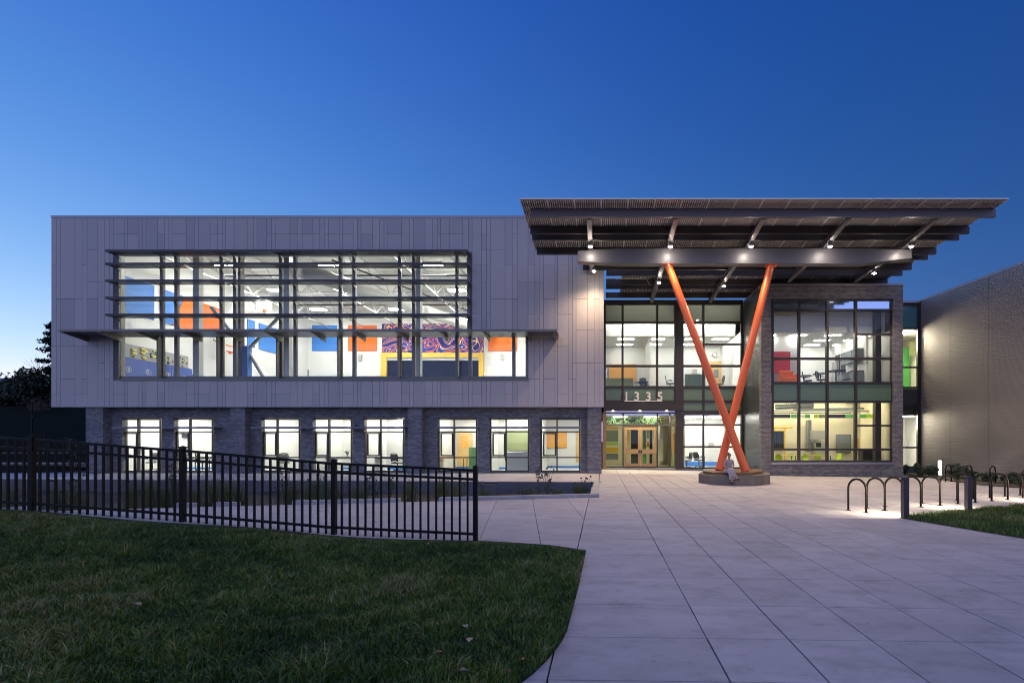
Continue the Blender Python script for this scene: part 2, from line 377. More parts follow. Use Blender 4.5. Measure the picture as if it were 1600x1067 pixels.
# abstract mural print
def mural_mat(name, cols, scale, dist):
    m, nt, l, p = mat_base(name)
    t = N(nt, 'ShaderNodeTexCoord'); mp = N(nt, 'ShaderNodeMapping'); mp.inputs['Scale'].default_value = (1, 1, 1.2); l.new(t.outputs['Object'], mp.inputs[0])
    w = N(nt, 'ShaderNodeTexNoise'); w.inputs['Scale'].default_value = scale; w.inputs['Distortion'].default_value = dist
    w.inputs['Detail'].default_value = .6; l.new(mp.outputs[0], w.inputs['Vector'])
    r = N(nt, 'ShaderNodeValToRGB'); r.color_ramp.interpolation = 'CONSTANT'; e = r.color_ramp.elements
    e[0].position = 0; e[0].color = (*cols[0][1], 1); e[1].position = cols[1][0]; e[1].color = (*cols[1][1], 1)
    for q, c in cols[2:]: x = e.new(q); x.color = (*c, 1)
    l.new(w.outputs['Fac'], r.inputs[0]); l.new(r.outputs[0], p.inputs['Base Color']); p.inputs['Roughness'].default_value = .8; p.inputs['Specular IOR Level'].default_value = .1
    return m
NV = (.022, .03, .17)
M['mural'] = mural_mat('swirling_mural_print', [(0, NV), (.34, (.70, .55, .25)), (.365, (.55, .10, .22)), (.385, (.03, .05, .28)), (.455, (.65, .14, .05)), (.485, NV), (.535, (.72, .34, .10)), (.555, (.03, .05, .28)), (.61, (.75, .65, .35)), (.63, (.60, .12, .07)), (.66, NV)], .42, 2.2)
M['banner'] = mural_mat('lobby_banner_print', [(0, (.02, .03, .02)), (.40, (.30, .42, .25)), (.46, (.02, .03, .02)), (.5, (.05, .22, .20)), (.56, (.5, .48, .22)), (.6, (.02, .03, .02))], 2.2, 1.5)
M['curtain'] = mural_mat('stage_curtain', [(0, (.004, .006, .018)), (.47, (.010, .018, .06)), (.53, (.004, .006, .02))], 3.0, 3)

# ------------------------------------------------------------------ ground
def clip_poly(poly, clip):
    out = list(poly)
    for i in range(len(clip)):
        a, b = clip[i], clip[(i+1) % len(clip)]
        inp, out = out, []
        side = lambda p: (b[0]-a[0])*(p[1]-a[1]) - (b[1]-a[1])*(p[0]-a[0])
        for j in range(len(inp)):
            p, q = inp[j], inp[(j+1) % len(inp)]; sp_, sq = side(p), side(q)
            if sp_ >= 0: out.append(p)
            if (sp_ > 0 > sq) or (sp_ < 0 < sq):
                k = sp_/(sp_-sq); out.append((p[0]+(q[0]-p[0])*k, p[1]+(q[1]-p[1])*k))
        if not out: return []
    return out
def area(p): return abs(sum(p[i][0]*p[(i+1) % len(p)][1]-p[(i+1) % len(p)][0]*p[i][1] for i in range(len(p))))/2
def shrink(poly, d):
    cx = sum(p[0] for p in poly)/len(poly); cy_ = sum(p[1] for p in poly)/len(poly); out = []
    for x, y in poly:
        out.append((x + (d if x < cx else -d), y + (d if y < cy_ else -d)))
    return out

# terrain: one sheet to the horizon, rising to a bank left of the school
def terr(x, y):
    z = -.75
    a = min(1, max(0, (-x-27.5)/4)); b = min(1, max(0, (y-26)/22))
    z += a*(.75 + 5.2*b*b*(3-2*b)) if y > 20 else a*.6
    d = max(0, (math.hypot(x, y)-70)/400)
    return z + d*3
xs = sorted(set([-500,-300,-200,-140,-100,-80,-65]+[-55+1.6*i for i in range(20)]+[-24,-15,0,20,40,70,120,200,350,500]))
ys = sorted(set([-300,-120,-50,-10,5,15,20,22]+[24+1.6*i for i in range(18)]+[55,65,80,110,160,240,400,600]))
g = MB(); g.v = [(x, y, terr(x, y)) for y in ys for x in xs]; nx = len(xs)
for j in range(len(ys)-1):
    for i in range(nx-1): g.f.append((j*nx+i, j*nx+i+1, (j+1)*nx+i+1, (j+1)*nx+i)); g.m.append(0)
tag(g.build('ground', M['terrain'], smooth=True), 'dark meadow ground running out to the horizon', kind='structure')

# plaza: dark bedding sheet and separate concrete slabs
lx = [-.365, .87, 1.55, 2.24, 2.94, 3.6, 4.32, 5.05, 5.79] + [5.79+.72*i for i in range(1, 32)]
ly = [.6, 1.5, 2.1, 2.68, 3.27, 4.0, 4.82, 5.81, 6.94, 8.1, 9.35, 10.7, 12.1, 13.5, 14.9, 16.3, 17.66]
plaza_bed = MB(); plaza_bed.prism([(-6, -12), (34, -12), (34, 29.55), (-.365, 29.55), (-.365, 7.0), (-6, 3.2)], lambda x, y: zg(x)-.7, lambda x, y: zg(x)-.035)
plaza = tag(plaza_bed.build('plaza', M['dirt']), 'pale concrete plaza of large scored slabs before the entrance', kind='structure')
RL = [gnd(1408, 809.5), gnd(1600, 841.5), gnd(1760, 868), gnd(1760, 783), gnd(1600, 790), gnd(1515, 796), gnd(1459, 802.5)]   # lawn on the right
near, far = [], MB()
for j in range(len(ly)-1):
    for i in range(len(lx)-1):
        x0, x1, y0, y1 = lx[i], lx[i+1], ly[j], ly[j+1]
        if x0 > 1.35*y1 + 3: continue
        gap = .0075 if (i in (1, 2, 4)) else .005
        jt = lambda: random.uniform(-.0028, .0028)
        poly = [(x0+gap+jt(), y0+.005+jt()), (x1-gap+jt(), y0+.005+jt()), (x1-gap+jt(), y1-.005+jt()), (x0+gap+jt(), y1-.005+jt())]
        if y1 < 13.6 and x0 < 1.0*y1: near.append(poly)
        else: far.prism(poly, lambda x, y: zg(x)-.03, lambda x, y: zg(x))
# slabs left of the lawn's curved edge at the very front
near += [[(-.95, .6), (-.375, .6), (-.375, 1.495), (-.95, 1.495)], [(-1.7, .6), (-.96, .6), (-.96, 2.0), (-1.7, 2.0)], [(-.95, 1.505), (-.375, 1.505), (-.375, 2.095), (-.95, 2.095)], [(-.95, 2.105), (-.375, 2.105), (-.375, 2.675), (-.95, 2.675)], [(-.95, 2.685), (-.375, 2.685), (-.375, 3.265), (-.95, 3.265)], [(-.95, 3.275), (-.375, 3.275), (-.375, 3.99), (-.95, 3.99)], [(-1.7, 2.01), (-.96, 2.01), (-.96, 3.3), (-1.7, 3.3)]]
near.sort(key=lambda p: p[0][1])
for p in near:
    MB().prism(p, lambda x, y: zg(x)-.03, lambda x, y: zg(x)).build('slab', M['slab'], plaza)
# entrance apron: wider bays up to the doors
ax = [-.1] + lx[1:]
ay = [17.69, 21.4, 25.4, 29.5]
for j in range(3):
    for i in range(len(ax)-1):
        if j == 2 and ax[i] > 7.7: continue
        if ax[i] > 26: continue
        p = [(ax[i]+.008, ay[j]+.008), (ax[i+1]-.008, ay[j]+.008), (ax[i+1]-.008, ay[j+1]-.008), (ax[i]+.008, ay[j+1]-.008)]
        far.prism(p, lambda x, y: zg(x)-.03, lambda x, y: zg(x))
far.build('paving', M['slab'], plaza)['kind'] = 'stuff'

# sidewalk left of the plaza (skewed joints), walkway along the brick wall
def line_y(x): return 14.35 + (x+.1)*.2185      # kerb of the rain garden
SW = [(-.375, 6.9), (-.375, line_y(-.375)-.08), (-27, line_y(-27)-.08), (-27, 6.9)]
bed = MB(); bed.prism(SW, -.4, -.035); sidewalk = tag(bed.build('sidewalk', M['dirt']), 'pale concrete sidewalk between the lawn fence and the rain garden', kind='structure')
sd = Vector((-.165, 1.0))
for i in range(-2, 26):
    for j in range(0, 5):
        y0, y1 = 6.2+1.75*j, 6.2+1.75*(j+1)
        q = [(-.35 - 1.0*(i+1) + (10-y0)*.165 + .005, y0+.004), (-.35 - 1.0*i + (10-y0)*.165 - .005, y0+.004), (-.35 - 1.0*i + (10-y1)*.165 - .005, y1-.004), (-.35 - 1.0*(i+1) + (10-y1)*.165 + .005, y1-.004)]
        c = clip_poly(q, SW)
        if len(c) > 2 and area(c) > .02: MB().prism(c, -.03, 0).build('slab', M['slab2'], sidewalk)
def wall_y(x): return 19.6 - x*.062               # retaining wall line of the rain garden
wk = MB(); wk.prism([(-.12, wall_y(-.12)+.2), (-.12, 29.4), (-34, 29.4), (-34, wall_y(-34)+.2)], -.4, -.035)
walkway = tag(wk.build('walkway', M['dirt']), 'pale concrete walkway under the overhang along the brick wall', kind='structure')
for i in range(19):
    x1 = -.13 - 1.8*i; x0 = x1 - 1.79
    for (ya, yb) in ((0, 23.3), (23.31, 25.74)):
        a0 = wall_y(x0)+.22 if ya == 0 else ya; a1 = wall_y(x1)+.22 if ya == 0 else ya
        MB().prism([(x0, a0), (x1, a1), (x1, yb), (x0, yb)], -.03, 0).build('slab', M['slab2'], walkway)

# rain garden: sunken bed, retaining wall with spillway notches, kerb
soil = MB()
pts = [(-.2, line_y(-.2)+.05), (-.2, 19.6), (-30, wall_y(-30)), (-30, line_y(-30)+.05)]
n = 24
for j in range(7):
    for i in range(n+1):
        x = -.2 - 29.8*i/n; a = line_y(x)+.05; b = wall_y(x)
        y = a+(b-a)*j/6; soil.v.append((x, y, -.47 + .1*math.sin(x*2.1+j)*math.sin(j*1.7+x) + (.25 if j == 0 else 0)))
for j in range(6):
    for i in range(n): soil.f.append((j*(n+1)+i, (j+1)*(n+1)+i, (j+1)*(n+1)+i+1, j*(n+1)+i+1)); soil.m.append(0)
tag(soil.build('garden_bed', M['soil'], smooth=True), 'sunken mulch bed of the rain garden', kind='structure')
rw = empty('retaining_wall', (-13, 20.4, -.6), 'low dark block retaining wall with lowered notches behind the rain garden', 'wall')
marks = [0] + [px(u, 19.9) for u in (777, 754, 648, 627, 168, 155, 40, 20)] + [-32]
for i in range(len(marks)-1):
    notch = i in (1, 3, 5, 7); xa, xb = marks[i], marks[i+1]
    k = max(1, round(abs(xb-xa)/2.2))
    for q in range(k):
        x0 = xa+(xb-xa)*q/k; x1 = xa+(xb-xa)*(q+1)/k
        p = [(x1+.006, wall_y(x1)), (x0-.006, wall_y(x0)), (x0-.006, wall_y(x0)+.21), (x1+.006, wall_y(x1)+.21)]
        MB().prism(p, -.6, -.1 if notch else .012).build('wall_block', M['stone'], rw, bevel=.012)
kb = empty('kerb', (-10, 13, 0), 'pale concrete kerb in sections along the sunken rain garden', 'kerb')
for (ua, ub) in ((936, 683), (648, 480), (447, 380), (400, 266), (230, 60), (20, -120)):
    xa, xb = px(ua, 14.2), px(ub, 13.2) if ub > 300 else px(ub, 11.9)
    p = [(xb, line_y(xb)-.08), (xa, line_y(xa)-.08), (xa, line_y(xa)+.08), (xb, line_y(xb)+.08)]
    MB().prism(p, -.3, .10).build('kerb_section', M['curb'], kb, bevel=.015)
MB().prism([(-.36, line_y(-.36)-.08), (-.1, line_y(-.1)-.08), (-.1, 19.75), (-.30, 19.75)], -.5, .055).build('kerb_section', M['curb'], kb, bevel=.015)

# left lawn: mound rising to the left, with concrete strip under the fence
def edge_x(y):            # right edge of the lawn, curving left towards the viewer
    P = [(1.2, -2.4), (1.8, -1.6), (2.3, -1.12), (2.7, -.82), (3.03, -.63), (3.256, -.515), (3.42, -.445), (3.617, -.385), (3.835, -.33), (4.095, -.295), (4.87, -.27), (5.42, -.255), (7.19, -.23), (9, -.2)]
    if y <= P[0][0]: return P[0][1]
    for (a, xa), (b, xb) in zip(P, P[1:]):
        if y <= b: return xa+(xb-xa)*(y-a)/(b-a)
    return P[-1][1]
YF = 7.74
def fence_z(x):           # ground line under the fence
    P = [(-40, 2.1), (-20, 1.1), (-9.12, .49), (-6.71, .31), (-4.28, .105), (-2.02, 0), (5, 0)]
    for (a, za), (b, zb) in zip(P, P[1:]):
        if a <= x <= b: return za+(zb-za)*(x-a)/(b-a)
    return 0
def lawn_z(x, y):
    t = min(1, max(0, y/YF)); e = min(1, max(0, (edge_x(y)-x)/.5))
    return .012 + fence_z(x)*t + .035*e + .02*math.sin(x*1.7+y)*math.sin(y*2.3)*e - .012*(1-e)
def front_y(x): return 7.62 if x < -2.0 else 7.62 - (x+2.0)*.22
lawn = MB(); NX, NY = 60, 70
for j in range(NY+1):
    for i in range(NX+1):
        t = (i/NX)**1.8; y = -6 + (7.62+6)*(j/NY)
        xr = edge_x(y) ; x = xr - t*30
        yy = min(y, front_y(x)); lawn.v.append((x, yy, lawn_z(x, yy)))
for j in range(NY):
    for i in range(NX): a = j*(NX+1)+i; lawn.f.append((a, a+NX+1, a+NX+2, a+1)); lawn.m.append(0)
lo = lawn.build('lawn', M['turf'], smooth=True); tag(lo, 'dark grass lawn sloping up to the left in the foreground', kind='structure')
strip = MB()
for i in range(60):
    x1 = -1.6 - .5*i; x0 = x1 - .496; d = .0
    z0, z1 = fence_z(x0), fence_z(x1)
    strip.hexa([(x0, 7.63, -.4), (x1, 7.63, -.4), (x1, 7.86, -.4), (x0, 7.86, -.4), (x0, 7.63, z0+.03), (x1, 7.63, z1+.03), (x1, 7.86, z1+.03), (x0, 7.86, z0+.03)])
tag(strip.build('concrete_strip', M['curb']), 'narrow concrete mow strip along the foot of the fence', kind='structure')

def blades(name, pts, zf, hmin, hmax, wid, label, mat=None):
    n = len(pts); x = pts[:, 0]; y = pts[:, 1]
    z = np.array([zf(a, b) for a, b in pts])
    # clumped height and tint
    q = np.sin(x*3.1+np.sin(y*2.2)*2)*np.sin(y*4.3+np.sin(x*1.7)*2); q2 = np.sin(x*1.1+4)*np.sin(y*1.9+x*.7)
    q3 = np.sin(x*9+np.sin(y*7)*3)*np.sin(y*11+np.sin(x*8)*2.5); h = RNG.uniform(hmin, hmax, n)*(1+.45*q+.3*q3); h *= np.clip((np.array([front_y(a) for a in x])-y)/.6, .22, 1) if name == 'grass' and y.max() < 7.7 else 1.; w = RNG.uniform(.6, 1.2, n)*wid*(1+.06*np.maximum(y, 0))
    az = RNG.uniform(0, 2*np.pi, n); ln = RNG.uniform(.2, 1.3, n)*h*.8; ca, sa = np.cos(az), np.sin(az)
    az2 = RNG.uniform(0, 2*np.pi, n); cb, sb = np.cos(az2)*w/2, np.sin(az2)*w/2
    v = np.empty((n, 5, 3))
    v[:, 0] = np.c_[x-cb, y-sb, z]; v[:, 1] = np.c_[x+cb, y+sb, z]
    v[:, 2] = np.c_[x+cb*.8+ca*ln*.35, y+sb*.8+sa*ln*.35, z+h*.62]; v[:, 3] = np.c_[x-cb*.8+ca*ln*.35, y-sb*.8+sa*ln*.35, z+h*.62]
    v[:, 4] = np.c_[x+ca*ln, y+sa*ln, z+h*.88]
    b = np.arange(n)[:, None]*5
    quad = (b+np.array([[0, 1, 2, 3]])); tri = (b+np.array([[3, 2, 4]]))
    loops = np.concatenate([quad, tri], 1).astype(np.int32).ravel()
    me = bpy.data.meshes.new(name); me.vertices.add(n*5); me.vertices.foreach_set('co', v.astype(np.float32).ravel())
    me.loops.add(n*7); me.loops.foreach_set('vertex_index', loops)
    me.polygons.add(n*2); st = np.empty(n*2, np.int32); st[0::2] = np.arange(n)*7; st[1::2] = np.arange(n)*7+4
    me.polygons.foreach_set('loop_start', st)
    me.update(calc_edges=True); me.validate()
    tint = np.clip(.43 + .22*q2 + .17*q3 + .16*q + RNG.normal(0, .22, n), 0, 1)
    a = me.attributes.new('tint', 'FLOAT', 'POINT'); a.data.foreach_set('value', np.repeat(tint, 5).astype(np.float32))
    me.materials.append(mat or M['grass'])
    o = bpy.data.objects.new(name, me); COL.objects.link(o)
    return tag(o, label, kind='stuff')
def lawn_points(n):
    y = 1.6 + (7.6-1.6)*RNG.uniform(0, 1, n)**.75
    lo_ = -1.32*y - .4
    x = lo_ + (np.array([edge_x(a) for a in y]) - .01 - lo_)*RNG.uniform(0, 1, n)
    y = np.minimum(y, np.array([front_y(a) for a in x]) - RNG.uniform(.04, .3, n))
    return np.c_[x, y]
blades('grass', lawn_points(210000), lawn_z, .03, .085, .0075, 'short dark grass blades of the foreground lawn')
tc_ = lawn_points(420); tp_ = np.repeat(tc_, 34, 0) + RNG.normal(0, .045, (420*34, 2)); tp_ = tp_[[(a < edge_x(b)-.02) and (b < front_y(a)-.5) for a, b in tp_]]
blades('grass', tp_, lawn_z, .07, .13, .0075, 'taller clumps of grass standing out of the foreground lawn')
# small lawn on the right
rl = MB(); c0 = sum((p for p in RL), Vector())/len(RL)
rl.face([(p.x, p.y, p.z+.012) for p in RL]); rlo = rl.build('lawn', M['turf']); tag(rlo, 'small wedge of lawn on the right beyond the plaza', kind='structure')
def inside(poly, x, y):
    s = [ (b.x-a.x)*(y-a.y)-(b.y-a.y)*(x-a.x) for a, b in zip(poly, poly[1:]+poly[:1])]
    return all(q >= 0 for q in s) or all(q <= 0 for q in s)
hull = [RL[0], RL[1], RL[2], RL[3], RL[4]]
pp = []
while len(pp) < 30000:
    x = random.uniform(5, 12); y = random.uniform(7, 14)
    if inside(hull, x, y): pp.append((x, y))
blades('grass', np.array(pp), lambda x, y: zg(x)+.01, .05, .12, .006, 'rough olive grass on the small right lawn')

# ------------------------------------------------------------------ the school
school = empty('school_building', (-8, 28, 0), 'two storey school with grey panelled gym box, glazed entrance and brick block', 'building')
def S(mb, name, mat, parent=None, **k): return mb.build(name, mat, parent if parent is not None else school, **k)
YG = 25.17
gx = lambda u: (u-U0)/30.0
gz = lambda v: EYE + (V0-v)/30.0
GL, GR, GT, GB = gx(80), gx(943.5), gz(337), gz(636)
WU = (gx(185), gx(734), gz(517), gz(396)); WL = (gx(185), gx(825.5), gz(592), gz(517))     # upper, lower window openings
def wall(x0, x1, z0, z1, ops, y0, y1):
    mb = MB(); cut = sorted(set([x0, x1] + [c for o in ops for c in o[:2] if x0 < c < x1]))
    for a, b in zip(cut, cut[1:]):
        m = (a+b)/2; zz = [z0]
        blocks = sorted([(o[2], o[3]) for o in ops if o[0] < m < o[1]])
        for (za, zb) in blocks:
            if za - zz[-1] > 1e-4: mb.box(a, b, y0, y1, zz[-1], za)
            zz.append(zb)
        if z1 - zz[-1] > 1e-4: mb.box(a, b, y0, y1, zz[-1], z1)
    return mb
S(wall(GL+.02, GR-.02, GB, GT-.02, [WU, WL], YG+.03, YG+.3), 'wall', M['backing'])
cl = S(MB().box(GL, GR, YG-.02, YG+.34, gz(341), GT), 'cladding', M['cap'])
# cladding panels in staggered vertical strips, each its own object
wseq = [7, 6, 20, 10, 7, 15, 9.5, 7, 5, 16, 3.6, 15, 6, 5, 16, 10, 6, 4.4, 20, 11, 6, 16, 10.5, 6.5, 4.6, 12, 19, 8, 5, 13]
u = 80.0; cols = []; i = 0
while u < 943:
    w = min(wseq[i % len(wseq)]*(1.12), 943.5-u)
    if 943.5-(u+w) < 4: w = 943.5-u
    cols.append((u, u+w)); u += w; i += 1
pieces = []
mod = [341, 366, 390, 414.5, 441, 467, 491, 516, 541, 567, 592, 615, 636]
rnd = random.Random(11)
for ci, (ua, ub) in enumerate(cols):
    spans = []
    if ub <= 186 or ua >= 825: spans = [(341, 636)]
    elif ua >= 733: spans = [(341, 517), (594, 636)]
    else: spans = [(341, 394), (594, 636)]
    # strips cut by an opening's edge
    for (va, vb) in spans:
        v = va
        while v < vb - 1:
            step = rnd.choice([1, 2, 2, 3, 3, 4, 5]) if vb - va > 60 else rnd.choice([1, 2, 2])
            nxt = [m for m in mod if m > v + 8]
            e = nxt[min(step-1, len(nxt)-1)] if nxt else vb
            if vb - e < 14: e = vb
            e = min(e, vb); pieces.append((ua, ub, v, e)); v = e
# fix strips that straddle the jambs of the window openings
def cut_u(pc, edge, cond):
    out = []
    for (a, b, c, d) in pc:
        if a < edge-1 and b > edge+1 and cond(c, d): out += [(a, edge, c, d)] if cond(c, d) == 'L' else [(edge, b, c, d)]
        else: out.append((a, b, c, d))
    return out
pieces = cut_u(pieces, 185, lambda c, d: 'L' if d > 396 and c < 592 else None)
pieces = cut_u(pieces, 734, lambda c, d: 'R' if d > 396 and c < 516 else None)
pieces = cut_u(pieces, 825.5, lambda c, d: 'R' if d > 518 and c < 592 else None)
pieces.sort(key=lambda p: -(p[1]-p[0])*(p[3]-p[2]))
rest = MB(); mesh_cache = {}
for k, (a, b, c, d) in enumerate(pieces):
    g_ = .0075
    box = (gx(a)+g_, gx(b)-g_, YG - rnd.uniform(0, .004), YG+.03, gz(d)+g_, gz(c)-g_)
    if k < 300: MB().box(*box).build('panel', rnd.choice(PAN), cl)
    else: rest.box(*box)
if rest.v: rest.build('panel', PAN[0], cl)['kind'] = 'stuff'
for q in ((GL, GL+.3, YG+.3, 42.69), (GR-.3, GR, YG+.3, 42.69), (GL, GR, 42.7, 43)): S(MB().box(*q, GB, GT-.02), 'side_wall', PAN[1])
S(MB().box(GL+.3, GR-.3, YG+.3, 42.7, GT-.35, GT-.1), 'roof', M['cap'])
S(MB().box(GL, GR, YG+.02, 42, GB, GB+.18), 'soffit', M['cap'])

# --- gym room
GY1 = 41.7; GX0, GX1, GF, GC = -25.3, -.25, 3.75, 12.85
def room(x0, x1, y0, y1, z0, z1, mats=None, front=None):
    mb = MB()
    mb.mi = 0; mb.face([(x0,y1,z0),(x0,y1,z1),(x1,y1,z1),(x1,y1,z0)][::-1])
    mb.face([(x0,y0,z0),(x0,y0,z1),(x0,y1,z1),(x0,y1,z0)]); mb.face([(x1,y0,z0),(x1,y1,z0),(x1,y1,z1),(x1,y0,z1)])
    mb.mi = 1; mb.face([(x0,y0,z0),(x0,y1,z0),(x1,y1,z0),(x1,y0,z0)][::-1])
    mb.mi = 2; mb.face([(x0,y0,z1),(x1,y0,z1),(x1,y1,z1),(x0,y1,z1)][::-1])
    return mb
gym = S(room(GX0, GX1, YG+.3, GY1, GF, GC), 'gym_interior', [M['white'], M['floor'], M['ceil']])
def lw(u): return GX0*F/(u-U0)         # depth of a point on the gym's left wall seen at column u
def leftpanel(u0, u1, z0, z1, mat, nm='acoustic_panel', th=.06):
    return MB().box(GX0+.005, GX0+th, lw(u0), lw(u1), z0, z1).build(nm, mat, gym)
leftpanel(193, 239.5, 8.53, 10.45, M['blue'])
# split panel: blue part and orange part share a slanting cut
ya, yb, yc0, yc1 = lw(249.5), lw(349), lw(268), lw(287)
for quad, mt in (([(ya, 8.53), (yc0, 8.53), (yc1, 10.45), (ya, 10.45)], M['blue']), ([(yc0+.02, 8.53), (yb, 8.53), (yb, 10.45), (yc1+.02, 10.45)], M['orange_panel'])):
    m_ = MB(); m_.hexa([(GX0+.005, quad[0][0], quad[0][1]), (GX0+.06, quad[0][0], quad[0][1]), (GX0+.06, quad[1][0], quad[1][1]), (GX0+.005, quad[1][0], quad[1][1]),
                        (GX0+.005, quad[3][0], quad[3][1]), (GX0+.06, quad[3][0], quad[3][1]), (GX0+.06, quad[2][0], quad[2][1]), (GX0+.005, quad[2][0], quad[2][1])])
    m_.build('acoustic_panel', mt, gym)
leftpanel(386, 397.5, 8.53, 10.45, M['blue']); leftpanel(404, 446, 8.53, 10.45, M['blue'])
pad_y = [25.5, 26.9, 28.3, 29.75]
for a, b in zip(pad_y, pad_y[1:]): MB().box(GX0+.005, GX0+.1, a+.01, b-.01, GF, 6.14).build('wall_pad', M['navy'], gym)
pad_y = [29.76] + [29.76+1.22*i for i in range(1, 10)] + [41.6]
for a, b in zip(pad_y, pad_y[1:]): MB().box(GX0+.005, GX0+.08, a+.01, b-.01, GF, 5.85).build('wall_pad', M['blue'], gym)
cw = MB().box(GX0+.005, GX0+.09, 25.5, lw(292), 6.15, 6.87).build('climbing_board', M['granite'], gym)
hm = [solid('hold_'+n_, c_, .5) for n_, c_ in (('yellow', (.75, .6, .03)), ('red', (.5, .04, .04)), ('green', (.03, .3, .1)), ('black', (.02, .02, .03)))]
for k in range(34):
    m_ = MB(); y_ = rnd.uniform(25.7, lw(292)-.1); z_ = rnd.uniform(6.2, 6.82); s_ = rnd.uniform(.04, .075)
    t_ = rnd.choice([0, 1, 2, 3, 0])
    if t_ == 0 and rnd.random() < .6:
        m_.tube([(GX0+.13, y_+math.cos(a)*.12, z_-abs(math.sin(a))*.09) for a in [math.pi*q/6 for q in range(7)]], [.03, .05, .06, .065, .06, .05, .03], 6)
    else: m_.ball((GX0+.11, y_, z_), .05, s_*1.3, s_, 7, 5)
    m_.build('climbing_hold', hm[t_], cw, smooth=True)
for u_ in (198, 229, 260, 286):          # white ringed emblem on each navy pad
    y_ = lw(u_); z_ = 5.52; m_ = MB(); q = [(GX0+.105, y_+math.cos(a)*.15, z_+math.sin(a)*.15) for a in [math.pi*2*i_/18 for i_ in range(19)]]
    m_.tube(q, .013, 5, cap=False)
    for d in ([(-.05, -.12), (0, 0), (.02, .06)], [(0, 0), (.07, -.10)], [(.02, .05), (.1, .0)], [(.02, .05), (-.09, .04)]): m_.tube([(GX0+.105, y_+a_*.75, z_+b_*.75) for a_, b_ in d], .017, 5)
    m_.ball((GX0+.105, y_+.03, z_+.085), .015, .026, .026, 8, 6); m_.build('pad_emblem', M['white'], gym)
def back(u0, u1, v0, v1, mat, nm, th=.06, d=0):
    return MB().box(px(u0, GY1), px(u1, GY1), GY1-.005-th-d, GY1-.005-d, pz(v1, GY1), pz(v0, GY1)).build(nm, mat, gym)
back(488, 527, 508.5, 548.5, M['blue'], 'acoustic_panel'); back(544, 589, 508.5, 548.5, M['orange_panel'], 'acoustic_panel'); back(763, 808, 508.5, 548.5, M['orange_panel'], 'acoustic_panel')
back(597, 756, 506, 551, M['mural'], 'mural', .03)
back(597, 756, 552, 558.8, M['yellow'], 'proscenium', .25); back(597, 605.5, 558.8, 600, M['yellow'], 'proscenium', .25); back(749, 756, 558.8, 600, M['yellow'], 'proscenium', .25)
back(605.5, 749, 558.8, 563.5, M['lsteel'], 'valance', .12); back(605.5, 749, 563.5, 602, M['curtain'], 'stage_curtain', .04)
back(467, 483, 578, 589, M['screen'], 'wall_louver', .15)
for (a, b) in ((484, 520), (548, 567), (588, 597), (757, 803)): back(a, b, 587.8, 602, M['blue'], 'wall_pad', .08)
for u_ in (563, 785):
    back(u_-2.5, u_+2.5, 553.5, 563, M['lsteel'], 'wall_bracket', .12)
# steel columns, braces, roof trusses, lights of the gym
for u_, w_, mt in ((306, .33, M['lsteel']), (371, .33, M['bronze']), (447, .33, M['lsteel']), (651.5, .36, M['lsteel'])):
    Y_ = 26.1; x_ = px(u_, Y_); MB().box(x_-w_/2, x_+w_/2, Y_, Y_+.3, GF, GC).build('steel_column', mt, gym)
MB().box(px(380, 26.2), px(388.5, 26.2), 26.1, 26.45, GF, pz(541, 26.2)).build('column_pad', M['blue'], gym)
for a, b in (((437, 494), (388, 546)), ((388, 549), (413, 592)), ((330, 480), (362, 520))):
    MB().tube([at(*a, 26.35), at(*b, 26.35)], .09, 8).build('brace', M['lsteel'], gym)
tr_names = []
for k in range(8):
    x_ = -23.6 + 3.1*k; m_ = MB()
    m_.box(x_-.05, x_+.05, YG+.5, GY1-.1, 12.54, 12.62); m_.box(x_-.05, x_+.05, YG+.5, GY1-.1, 11.57, 11.65)
    y_ = YG+.6; up = True
    while y_ < GY1-1.3:
        m_.bar((x_, y_, 11.62 if up else 12.55), (x_, y_+1.15, 12.55 if up else 11.62), .04, .04); up = not up; y_ += 1.15
    m_.build('roof_truss', M['lsteel'], gym)
for k in range(9):
    y_ = 27 + 1.7*k; MB().box(GX0+.1, GX1-.1, y_-.03, y_+.03, 12.64, 12.72).build('roof_purlin', M['lsteel'], gym)
MB().tube([(-16.5, YG+1.5, 11.1), (-9.5, GY1-.6, 11.0)], .42, 14).build('air_duct', M['ceil'], gym, smooth=True)
MB().tube([(-22, YG+3, 11.35), (-4, YG+3, 11.35)], .05, 6).tube([(-22, 34, 11.3), (-4, 34, 11.3)], .05, 6).tube([(-14.6, YG+1, 11.5), (-7.5, GY1-.6, 11.4)], .05, 6).build('sprinkler_pipe', M['dark'], gym)
for ix in range(4):
    for iy in range(3):
        x_ = -22.4 + 6.2*ix; y_ = 28.6 + 4.8*iy
        MB().box(x_-.55, x_+.55, y_-.2, y_+.2, 12.1, 12.16).build('ceiling_light', M['lamp_gym'], gym); MB().box(x_-.6, x_+.6, y_-.25, y_+.25, 12.163, 12.26).build('fixture_housing', M['ceil'], gym)
